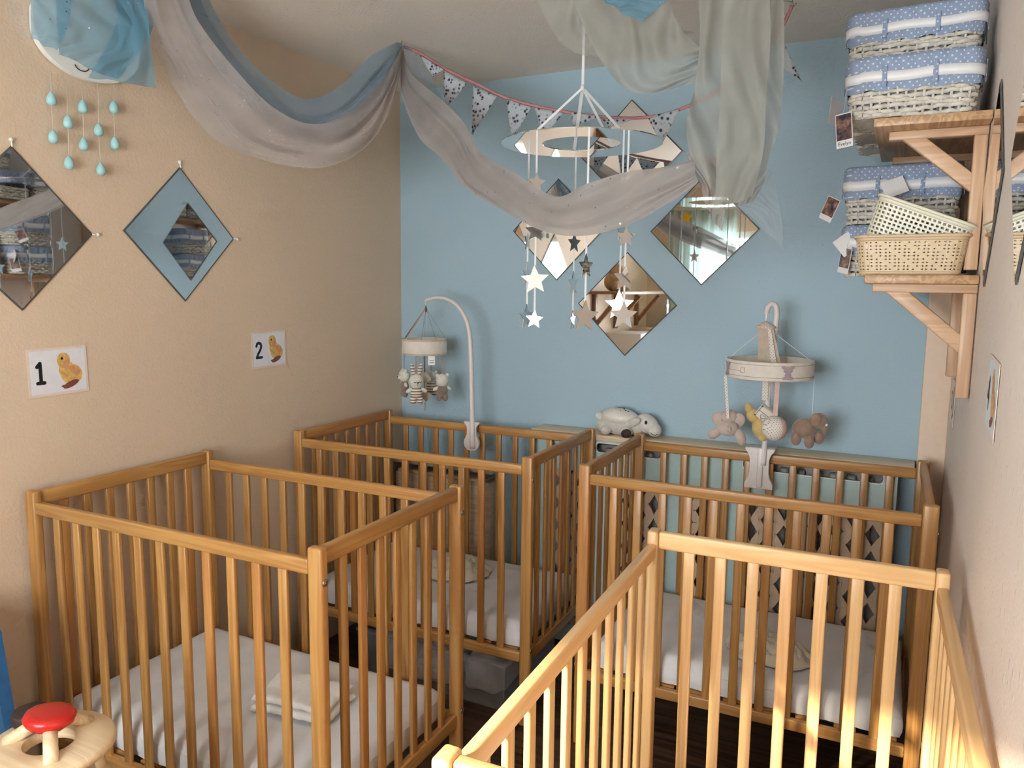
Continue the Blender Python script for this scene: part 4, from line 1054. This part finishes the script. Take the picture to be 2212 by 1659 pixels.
def sheet(b, A, Bq, folds, amp, nu=70, nv=70, seed=0.0, lean=0.0, ax=1, v0=0.0, v1=1.0, lift=0.0):
    """cloth hung between two edge lines; A, B: (x, y, depth) sightings of its upper and lower edge, folds run along it"""
    PA = [at(x, y, ax, d) for x, y, d in A]; PB = [at(x, y, ax, d) for x, y, d in Bq]
    def f(u, v):
        a, c = cat(PA, u), cat(PB, u)
        w0 = v0+(.05*math.sin(u*9+v0*20+seed*9) if v0 > 0 else 0); w1 = v1+(.05*math.sin(u*7+v1*23+seed*5) if v1 < 1 else 0)
        v = min(max(w0+(w1-w0)*v, 0), 1)
        w = v + .035*math.sin(6.28*(v*1.5+u*.8+seed))*(v*(1-v)*4)
        p = a.lerp(c, w)
        out = (CAM-p).normalized(); wid = (c-a).length
        ph = 1.3*noise.noise(Vector((u*2.1, seed, 0)))+seed
        vv = v+.10*noise.noise(Vector((v*2.3, u*1.2, seed*7)))
        fo = math.sin(2*math.pi*(folds*.6*vv+ph))*.75+.8*noise.noise(Vector((vv*folds*1.1+seed*5, u*1.5, 2.0)))
        k = amp*.72*min(1, wid/.15)
        sg = noise.noise(Vector((u*5+seed, v*3, seed)))*.012*(v*(1-v)*4)
        return p+out*(fo*k+lean*v+lift)+Vector((0, 0, sg))
    b.grid(f, nu, nv)
def cloth_thing(name, label, mat, sheets, cat_='drapery', group=None):
    b = MB()
    for s in sheets: sheet(b, *s[:4], **(s[4] if len(s) > 4 else {}))
    o = b.build(name, mat); return tag(o, label, cat_, group)
def bands(A, Bq, parts, folds, amp, seed, **kw):
    """overlapping layers of one length of net, each covering part of its width"""
    return [(A, Bq, folds, amp, dict(seed=seed, v0=a, v1=c, lift=.006*i, **kw)) for i, (a, c) in enumerate(parts)]
def Ys(P, Y0, Y1):
    n = len(P)-1; return [(x, y, Y0+(Y1-Y0)*i/n) for i, (x, y) in enumerate(P)]
HK = at(868, 95, 2, ZC-.012)                        # ceiling hook near the back left corner
# left bundle: blue tulle bunched over the cloud
U0 = [(55, -70), (60, -10), (66, 40), (68, 84)]
top_ = [(30, -60), (90, -60), (170, -60), (250, -60), (318, -60)]
hem = [(62, 84), (128, 104), (150, 140), (225, 168), (258, 174), (335, 190)]
cloth_thing('tulle_bunch', 'blue speckled tulle bunched in front of the white cloud', 'tulle_blue', [
    ([(70, -60, -2.09), (66, 20, -2.09), (68, 84, -2.09)], [(160, -60, -2.04), (150, 40, -2.04), (125, 108, -2.04)], 2.5, .012, dict(seed=.2, ax=0, nu=30, nv=30)),
    ([(120, -60, -2.06), (122, 40, -2.06), (128, 118, -2.06)], [(320, -60, -2.00), (330, 60, -2.00), (255, 172, -2.00)], 4.0, .016, dict(seed=.7, ax=0, nu=40, nv=60)),
    ([(235, -60, -2.03), (250, 50, -2.03), (190, 168, -2.03)], [(318, -60, -1.98), (322, 60, -1.98), (338, 190, -1.98)], 3.0, .014, dict(seed=1.4, ax=0, nu=40, nv=40)),
    ])
cloth_thing('tulle_bunch', 'pale translucent tulle edge hanging left of the white cloud', 'tulle_pale', [
    ([(12, -60, -2.11), (18, 20, -2.11), (44, 84, -2.11)], [(95, -60, -2.08), (92, 20, -2.08), (90, 88, -2.08)], 2.0, .012, dict(seed=.5, ax=0, nu=30, nv=30))])
# first swag, left bunch to the ceiling hook
Y0s, Y1s = 1.60, HK.y-.01
up_b = [(440, -40), (462, 20), (512, 100), (590, 178), (665, 214), (735, 185), (800, 122), (852, 94), (868, 93)]
lo_b = [(372, -40), (395, 60), (470, 170), (570, 262), (665, 306), (755, 292), (815, 235), (852, 170), (870, 128)]
cloth_thing('tulle_swag', 'blue-grey tulle swag draped from the left bunch to the ceiling hook', 'tulle_blue_dark', [
    *bands(Ys(up_b, Y0s+.05, Y1s), Ys(lo_b, Y0s+.03, Y1s-.02), [(0, 1), (0, .55), (.30, .85), (.55, 1)], 3.5, .012, .35)])
up_w = [(400, -40), (425, 40), (500, 140), (590, 232), (680, 268), (765, 235), (820, 180), (856, 125), (868, 100)]
lo_w = [(308, -40), (320, 60), (372, 182), (455, 292), (570, 346), (695, 362), (790, 318), (845, 232), (868, 142)]
cloth_thing('tulle_swag', 'white glitter tulle swag draped from the left bunch to the ceiling hook', 'tulle_white', [
    *bands(Ys(up_w, Y0s-.06, Y1s-.03), Ys(lo_w, Y0s-.08, Y1s-.04), [(0, 1), (0, .50), (.22, .72), (.45, .9), (.62, 1)], 4.0, .013, .15)])
cloth_thing('tulle_tail', 'short dark blue tulle tail hanging right of the ceiling hook', 'tulle_blue_dark', [
    ([(868, 96, HK.y-.01), (890, 110, HK.y-.01), (930, 165, HK.y-.01), (965, 238, HK.y-.01)], [(868, 120, HK.y-.03), (880, 160, HK.y-.03), (915, 190, HK.y-.03), (955, 232, HK.y-.03)], 2, .01, dict(nu=30, nv=24, seed=.4))])
# second swag, hook to the voile drape
up_2 = [(870, 100), (888, 158), (950, 212), (1000, 262), (1040, 330), (1110, 372), (1198, 424), (1265, 398), (1350, 372), (1425, 362), (1500, 345)]
lo_2 = [(866, 130), (868, 205), (905, 296), (958, 345), (1000, 402), (1075, 448), (1165, 496), (1250, 510), (1345, 490), (1425, 450), (1505, 398)]
dY = [HK.y-.02, 2.42, 2.30, 2.20, 2.10, 2.00, 1.90, 1.86, 1.85, 1.86, 1.88]
cloth_thing('tulle_swag', 'white glitter tulle swag sagging in front of the hanging mirror ring', 'tulle_dense', [
    *bands([(x, y, d) for (x, y), d in zip(up_2, dY)], [(x, y, d-.03) for (x, y), d in zip(lo_2, dY)], [(0, 1), (0, .6), (.25, .8), (.5, 1)], 4.0, .012, .8, nu=90)])
cloth_thing('tulle_gather', 'white tulle gathered in a bunch at the foot of the voile drape', 'tulle_dense', [
    ([(1478, 330, 1.90), (1490, 352, 1.88), (1512, 400, 1.88), (1525, 450, 1.89)], [(1560, 335, 1.90), (1575, 372, 1.88), (1572, 420, 1.88), (1560, 500, 1.89)], 5, .022, dict(seed=.3, nu=40, nv=50))])
cloth_thing('tulle_tail', 'pale translucent tulle tail trailing right of the voile drape', 'tulle_pale', [
    ([(1530, 395, 1.93), (1565, 435, 1.93), (1620, 475, 1.93), (1668, 515, 1.93)], [(1668, 366, 1.95), (1678, 415, 1.95), (1688, 475, 1.95), (1694, 538, 1.95)], 4, .02, dict(seed=.9, nu=40, nv=50))])
# cream voile: two deep loops and a long drop
YV = 1.84
cloth_thing('voile_drape', 'cream voile looped from the ceiling into a long hanging drop', 'voile', [
    ([(1420, -60, YV), (1400, -10, YV), (1375, 10, YV-.01), (1420, 40, YV-.01), (1500, 70, YV)], [(1135, -60, YV+.03), (1162, 5, YV+.02), (1205, 84, YV+.01), (1258, 119, YV), (1340, 124, YV), ], 4, .016, dict(seed=.1)),
    ([(1440, -60, YV-.04), (1445, 0, YV-.04), (1470, 60, YV-.04), (1510, 100, YV-.03), (1540, 120, YV-.02)], [(1215, -60, YV-.03), (1245, 20, YV-.03), (1290, 118, YV-.03), (1345, 188, YV-.03), (1400, 203, YV-.03), (1465, 188, YV-.02), (1530, 172, YV-.01)], 4.5, .018, dict(seed=.55)),
    ([(1500, -60, YV-.05), (1512, 60, YV-.05), (1502, 180, YV-.05), (1484, 260, YV-.05), (1490, 330, YV-.05), (1530, 400, YV-.05), (1542, 448, YV-.05)],
     [(1690, -60, YV-.02), (1694, 60, YV-.02), (1692, 180, YV-.02), (1684, 270, YV-.02), (1662, 340, YV-.02), (1652, 390, YV-.02), (1628, 436, YV-.02)], 5.5, .022, dict(seed=.4)),
    ([(1570, -60, YV-.09), (1560, 80, YV-.09), (1555, 220, YV-.09), (1548, 330, YV-.09), (1545, 445, YV-.09)], [(1660, -60, YV-.08), (1664, 80, YV-.08), (1655, 220, YV-.08), (1648, 330, YV-.08), (1625, 425, YV-.08)], 3.0, .014, dict(seed=.75)),
    ])
cloth_thing('tulle_bunch', 'blue tulle scrap caught in the top of the voile loops', 'tulle_blue', [
    ([(1275, -60, YV-.06), (1290, -20, YV-.06), (1310, 8, YV-.06)], [(1470, -60, YV-.06), (1440, 0, YV-.06), (1385, 46, YV-.06)], 2.5, .012, dict(seed=.2, nu=30, nv=30))])
# hooks
M['wire'] = plain('hook_wire', (.35, .28, .20), .4, .6)
for p, lb in ((HK, 'small wire ceiling hook near the back left corner holding the tulle'), (at(1712, 4, 2, ZC-.012), 'small ceiling hook at the right end of the bunting')):
    b = MB(); b.tube([Vector((0, 0, .011)), Vector((0, 0, -.004)), Vector((.006, 0, -.012)), Vector((.012, 0, -.006))], .0018, 6); b.tube([Vector((0, 0, .0)), Vector((-.028, 0, .008))], .0013, 6)
    o = b.build('ceiling_hook', 'wire'); o.location = p; tag(o, lb, 'hook')

# ------------------------------------------------------------------ bunting
def mk_floral():
    m, t, b = nt('floral_print'); v = coords(t)
    vo = t.nodes.new('ShaderNodeTexVoronoi'); L(t, v, vo.inputs['Vector']); vo.inputs['Scale'].default_value = 70
    n_ = noise_n(t, v, 120, 2)
    s = mth(t, 'ADD', vo.outputs['Distance'], mth(t, 'MULTIPLY', n_, .55))
    L(t, ramp(t, s, [(.50, (.03, .03, .05)), (.57, (.15, .15, .17)), (.63, (.33, .36, .40)), (.8, (.42, .45, .49))]), b.inputs['Base Color']); b.inputs['Roughness'].default_value = .85
    return m
M['floral'] = mk_floral()
M['pink_tape'] = plain('pink_tape', (.52, .22, .23), .7, var=.08)
bu = thing('bunting', 'grey floral pennant bunting on pink tape strung across the blue wall', 'bunting', (-1.2, 2.55, 2.2)); og = bu.location
sp_ = [(870, 93), (905, 114), (960, 148), (1035, 184), (1100, 214), (1200, 238), (1300, 252), (1390, 254), (1470, 236), (1560, 190), (1640, 122), (1688, 60), (1712, 6)]
nS = len(sp_); S3 = [at(x, y, 1, HK.y+(2.66-HK.y)*i/(nS-1)) for i, (x, y) in enumerate(sp_)]
S3[0] = HK+Vector((.01, 0, -.012)); S3[-1] = at(1712, 4, 2, ZC-.012)+Vector((0, 0, -.010))
b = MB(); b.tube(smooth_path(S3, 5), .0055, 6, True, None, .35); b.build('tape', 'pink_tape', bu, og)
for fl_ in ([(906, 118), (958, 150), (985, 178), (935, 165)], [(958, 152), (1008, 180), (985, 212), (963, 236)], [(1022, 186), (1073, 208), (1045, 252), (1020, 290)], [(1094, 214), (1147, 232), (1125, 270), (1106, 300)], [(1154, 232), (1217, 244), (1200, 272), (1176, 292)], [(1234, 242), (1298, 253), (1262, 270), (1238, 272)], [(1298, 256), (1368, 258), (1345, 276), (1318, 274)], [(1398, 252), (1468, 236), (1452, 275), (1430, 312)], [(1684, 72), (1690, 78), (1712, 110), (1732, 176), (1686, 145)]):
    y_ = HK.y+(2.66-HK.y)*max(0, min(1, (fl_[0][0]-870)/842))
    P = [at(x, y, 1, y_-.004) for x, y in fl_]
    b = MB(); n_ = 8
    a0, a1, tip = P[0], P[1], P[-1]
    if len(fl_) == 5: a0, a1, tip = P[0], P[4], P[3]
    def tri_f(u, v, a0=a0, a1=a1, tip=tip):
        p = a0.lerp(a1, u).lerp(tip, v); return p+Vector((0, -1, 0))*(.010*math.sin(u*4+v*3))*v*(1-.3*v)
    b.grid(tri_f, n_, n_); o = b.build('pennant', 'floral', bu, og); solid(o, .0012, 0)

# ------------------------------------------------------------------ hanging mirror ring with stars
M['acryl'] = plain('mirror_acryl', (.90, .91, .91), .03, 1, var=0)
M['satin'] = plain('satin_ribbon', (.74, .76, .78), .35, var=.03)
YRg = 2.25
rc3 = at(1256, 310, 1, YRg); RO, RI = .243, .119
sm = thing('star_mobile', 'hanging mirrored ring with strings of mirrored stars under the voile', 'mobile', rc3); og = sm.location
b = MB(); b.lathe([(RI, -.0015), (RO, -.0015), (RO, .0015), (RI, .0015)], 96, rc3, None, None, False, True); b.build('ring', 'acryl', sm, og)
kn = Vector((rc3.x, rc3.y, at(1256, 190, 1, YRg).z))
b = MB(); strap(b, Vector((rc3.x, rc3.y, ZC)), kn, .008, (1, .5, 0)); b.ell(kn, (.007, .007, .010)); b.build('hanging_cord', 'satin', sm, og)
for a in (200, 335, 75, 120):
    e_ = rc3+Vector((math.cos(R(a)), math.sin(R(a)), 0))*(RO+RI)/2
    b = MB(); strap(b, kn, e_, .010, (1, .5, 0) if a != 75 else (1, -.3, 0)); b.build('ribbon', 'satin', sm, og)
def star(b, c, r, yaw, roll=0):
    n = Vector((math.sin(yaw), -math.cos(yaw), 0)); u = Vector((math.cos(yaw), math.sin(yaw), 0)); up = Vector((0, 0, 1))
    poly = []
    for k in range(10):
        a = math.pi/2+roll+k*math.pi/5; q = r if k % 2 == 0 else r*.46; poly.append((q*math.cos(a), q*math.sin(a)))
    b.prism(poly, -.0013, .0013, lambda x, y, w: c+u*x+up*y+n*w)
cvw = Vector((rc3.x, rc3.y, 0)).normalized(); yaw_face = math.atan2(-cvw.x, cvw.y)
STR = [  # x of the string, its depth, then stars (y, radius px, turn)
    (1160, 2.16, [(395, 22, .5), (500, 24, .1), (605, 32, .15), (690, 20, -.2)]),
    (1143, 2.30, [(520, 24, 1.35), (592, 26, 1.3), (685, 28, 1.05)]),
    (1245, 2.45, [(525, 22, .9), (612, 26, 1.15), (692, 22, 1.32)]),
    (1272, 2.05, [(575, 27, .95), (684, 36, .55)]),
    (1358, 2.22, [(512, 23, .35), (602, 30, .45), (682, 32, .25)]),
    (1342, 2.34, [(500, 24, 1.1), (660, 34, -.35)])]
for x, y, sts in STR:
    t0 = at(x, 300, 1, y); hx, hy = t0.x-rc3.x, t0.y-rc3.y; rr_ = math.hypot(hx, hy)
    k_ = min(max(rr_, RI+.02), RO-.015)/max(rr_, 1e-6); hx, hy = hx*k_, hy*k_
    top3 = rc3+Vector((hx, hy, -.001)); pts = [top3]; zs = []
    for sy, rp, tn in sts:
        z = at(x, sy, 1, y).z; zs.append(z)
    b = MB(); strap(b, top3, Vector((top3.x, top3.y, zs[-1])), .0055, (1, .5, 0)); st_ = b.build('star_string', 'satin', sm, og)
    for (sy, rp, tn), z in zip(sts, zs):
        dist = (Vector((top3.x, top3.y, z))-CAM).dot(_fw)
        b = MB(); star(b, Vector((top3.x, top3.y, z))-cvw*.004, rp*dist/F_PX, yaw_face+tn, .06*math.sin(sy)); b.build('star', 'acryl', st_, og)

# ------------------------------------------------------------------ wooden toy with a red cap, bottom left
M['beech'] = wood('beech', (.74, .58, .38), (.66, .49, .30), 'x', .45, 0)
M['red_lacquer'] = plain('red_lacquer', (.55, .018, .014), .3, var=.03)
ZT_ = .70
tc = at(108, 1612, 2, ZT_)
stl = thing('side_stool', 'small wooden stool carrying the red-capped toy', 'stool', (tc.x, tc.y, 0)); og = stl.location
b = MB(); b.lathe([(.0005, .535), (.15, .535), (.154, .54), (.154, .553), (.15, .558), (.0005, .558)], 40, (tc.x, tc.y, 0)); b.build('seat', 'beech', stl, og)
for a in (45, 135, 225, 315):
    d_ = Vector((math.cos(R(a)), math.sin(R(a)), 0)); b = MB(); b.tube([Vector(tc.xy.to_3d())+d_*.10+Vector((0, 0, .54)), Vector(tc.xy.to_3d())+d_*.14+Vector((0, 0, .001))], .016, 10); b.build('leg', 'beech', stl, og)
ty = thing('wooden_toy', 'pale wooden ring toy with splayed dowels and a red cap', 'toy', (tc.x, tc.y, .558)); og = ty.location
rO, rI = .112, .044
b = MB(); b.lathe([(rI, -.010), (rI+.002, -.011), (rO-.006, -.011), (rO, -.005), (rO, .005), (rO-.006, .011), (rI+.002, .011), (rI, .010)], 56, tc, None, None, True, True); b.build('ring_plate', 'beech', ty, og)
bc = Vector((tc.x, tc.y, .575)); b = MB(); b.lathe([(.0005, -.0165), (.118, -.0165), (.124, -.010), (.124, .010), (.118, .0165), (.0005, .0165)], 56, bc); b.build('base_plate', 'beech', ty, og)
for k in range(3):
    a = R(90+120*k); b = MB(); b.tube([tc+Vector((math.cos(a)*.085, math.sin(a)*.085, -.01)), Vector((tc.x+math.cos(a)*.10, tc.y+math.sin(a)*.10, .59))], .010, 10); b.build('spacer', 'beech', ty, og)
cp = Vector((tc.x-.012, tc.y+.01, at(108, 1556, 1, tc.y+.005).z))
for a in (-31, 89, 209):
    d_ = Vector((math.cos(R(a)), math.sin(R(a)), 0)); b = MB(); b.tube([tc+d_*.080+Vector((0, 0, .008)), cp+d_*.018+Vector((0, 0, -.006))], .0125, 12); b.build('dowel', 'beech', ty, og)
b = MB(); b.lathe([(.0005, -.014), (.034, -.014), (.044, -.004), (.046, .004), (.042, .011), (.034, .0135), (.0005, .014)], 12, cp, rotX(-6) @ rotY(4)); b.build('cap', 'red_lacquer', ty, og)
dk = at(32, 1570, 2, .62)
# dark knob toy and blue bin further left
b = MB(); b.lathe([(.0005, 0), (.030, 0), (.034, .006), (.034, .022), (.031, .026), (.0005, .027)], 28); o = b.build('wooden_cup', 'dark_brown'); o.location = (tc.x-.085, tc.y+.075, .712); 
o.location = (tc.x-.0896, tc.y+.0216, .7115); tag(o, 'dark brown round lid lying on the wooden ring toy', 'lid')
M['blue_plastic'] = plain('blue_plastic', (.02, .12, .30), .4)
e1 = at(0, 1432, 1, 1.02); e2 = at(21, 1556, 1, 1.02)
bn = thing('blue_panel', 'blue plastic play panel leaning by the cream wall at the left edge', 'play panel', (e1.x-.12, 1.02, 0)); og = bn.location
b = MB(); dxz = (e2.x-e1.x)/(e2.z-e1.z); zt = e1.z+.10
xr = lambda z: e1.x+dxz*(z-e1.z)
poly = [(XL+.06, 0.0), (xr(0), 0.0), (xr(zt-.03), zt-.03), (xr(zt)-.03, zt), (XL+.06, zt)]
b.prism(poly, 1.005, 1.035, lambda u, v, w: (u, w, v)); b.build('panel', 'blue_plastic', bn, og)
b = MB(); b.bbox(((XL+.06+xr(0))/2, 1.02, .012), (xr(0)-XL-.06, .10, .022), .004); b.build('foot', 'blue_plastic', bn, og)

# ------------------------------------------------------------------ behind the camera: what the mirrors show
sr_ = thing('wall_shelf', 'brown wooden shelf on the cream wall, seen in the lowest diamond mirror', 'shelf', (XL+.13, .0, 1.52)); og = sr_.location
M['brown_y'] = wood('brown_y', (.34, .17, .08), (.24, .11, .05), 'y', .45, 0)
b = MB(); b.bbox((XL+.135, .0, 1.525), (.266, 1.30, .022), .002); b.build('board', 'brown_y', sr_, og)
for y in (-.5, .05, .55):
    b = MB(); b.bbox((XL+.018, y, 1.37), (.03, .035, .285), .002); b.build('bracket_upright', 'brown_y', sr_, og)
    b = MB(); b.bbox((XL+.122, y, 1.385), (.30, .028, .032), .002, 2, Matrix.Rotation(R(-50), 3, 'Y')); b.build('bracket_brace', 'brown_y', sr_, og)
tb = thing('teddy_bear', 'tan teddy bear on the brown shelf, seen in the lowest mirror', 'plush toy', (XL+.14, .50, 1.536)); V = lambda x, y, z: (x, y, z)
M['teddy'] = plain('teddy_tan', (.52, .34, .17), 1, var=.08, scale=60, bmp=.3, sheen=.4)
b = MB(); b.ell((0, 0, .075), (.065, .075, .075)); b.build('body', 'teddy', tb)
b = MB(); b.ell((.01, 0, .175), (.06, .065, .055)); b.ell((.06, 0, .165), (.03, .03, .026)); hd = b.build('head', 'teddy', tb)
for s_ in (-1, 1):
    b = MB(); b.ell((0, s_*.05, .222), (.012, .024, .024)); b.build('ear', 'teddy', hd)
    b = MB(); b.ell((.062, s_*.024, .19), .007, None, 8, 6); b.build('eye', 'black', hd)
    b = MB(); b.ell((.05, s_*.075, .10), (.045, .024, .024)); b.build('arm', 'teddy', tb)
    b = MB(); b.ell((.07, s_*.055, .026), (.055, .028, .026)); b.build('leg', 'teddy', tb)
M['cardboard'] = plain('cardboard', (.58, .42, .25), .8, var=.04)
def carton(label, x, y, z, d, rz):
    t = thing('cardboard_box', label, 'box', (x, y, z), (0, 0, R(rz)))
    b = MB(); b.bbox((0, 0, d[2]/2), d, .003); b.build('body', 'cardboard', t)
    for s_ in (-1, 1):
        b = MB(); b.bbox((s_*d[0]*.25, 0, d[2]+.002), (d[0]*.49, d[1], .004), .001); b.build('flap', 'cardboard', t)
    b = MB(); b.box((0, 0, d[2]+.0045), (.05, d[1], .0006)); b.build('tape', 'ribbon_white', t)
    return t
carton('large cardboard box on the floor, seen in the lowest mirror', XL+.21, -.45, 0, (.40, .50, .72), 2)
carton('smaller cardboard box stacked on the large one, seen in the lowest mirror', XL+.19, -.47, .727, (.34, .42, .48), -4)
wc = thing('white_cabinet', 'narrow white cabinet under the brown shelf, seen in the lowest mirror', 'cabinet', (XL+.16, .08, 0)); og = wc.location
b = MB(); b.bbox((XL+.162, .08, .60), (.30, .40, 1.198), .004); b.build('body', 'white', wc, og)
for z in (.30, .70, 1.0):
    b = MB(); b.bbox((XL+.318, .08, z), (.014, .37, .27 if z > .6 else .42), .003); dr = b.build('drawer_front', 'white', wc, og)
    b = MB(); b.bbox((XL+.332, .08, z+.04), (.014, .10, .012), .003); b.build('handle', 'steel', dr, og)
M['yellow_paper'] = plain('yellow_paper', (.80, .50, .02), .6)
ys = thing('star_ornament', 'yellow paper star hanging near the window, seen in the right mirror', 'ornament', (-1.80, -.62, 2.18))
b = MB(); star(b, Vector((0, 0, 0)), .07, .3); o = b.build('star', 'yellow_paper', ys)
b = MB(); b.tube([(0, 0, .06), (0, 0, ZC-2.18)], .0012, 5); b.build('string', 'thread', ys)

M['curtain_mint'] = sheer('curtain_mint', (.55, .70, .70), .72, 0, 0, .5)
b = MB()
def cf(u, v):
    x = -1.98+.60*u; return (x, RY+.11+.03*math.sin(u*34)+.012*math.sin(u*71+2), 2.26-1.95*v)
b.grid(cf, 90, 12); o = b.build('window_curtain', 'curtain_mint'); tag(o, 'pale mint curtain at the window, seen in the right diamond mirror', 'curtain')
b = MB(); b.tube([(-2.02, RY+.11, 2.265), (-.0, RY+.11, 2.265)], .011, 10)
cr = b.build('curtain_rod', 'white'); tag(cr, 'white curtain rod above the window behind the camera', 'curtain rod')
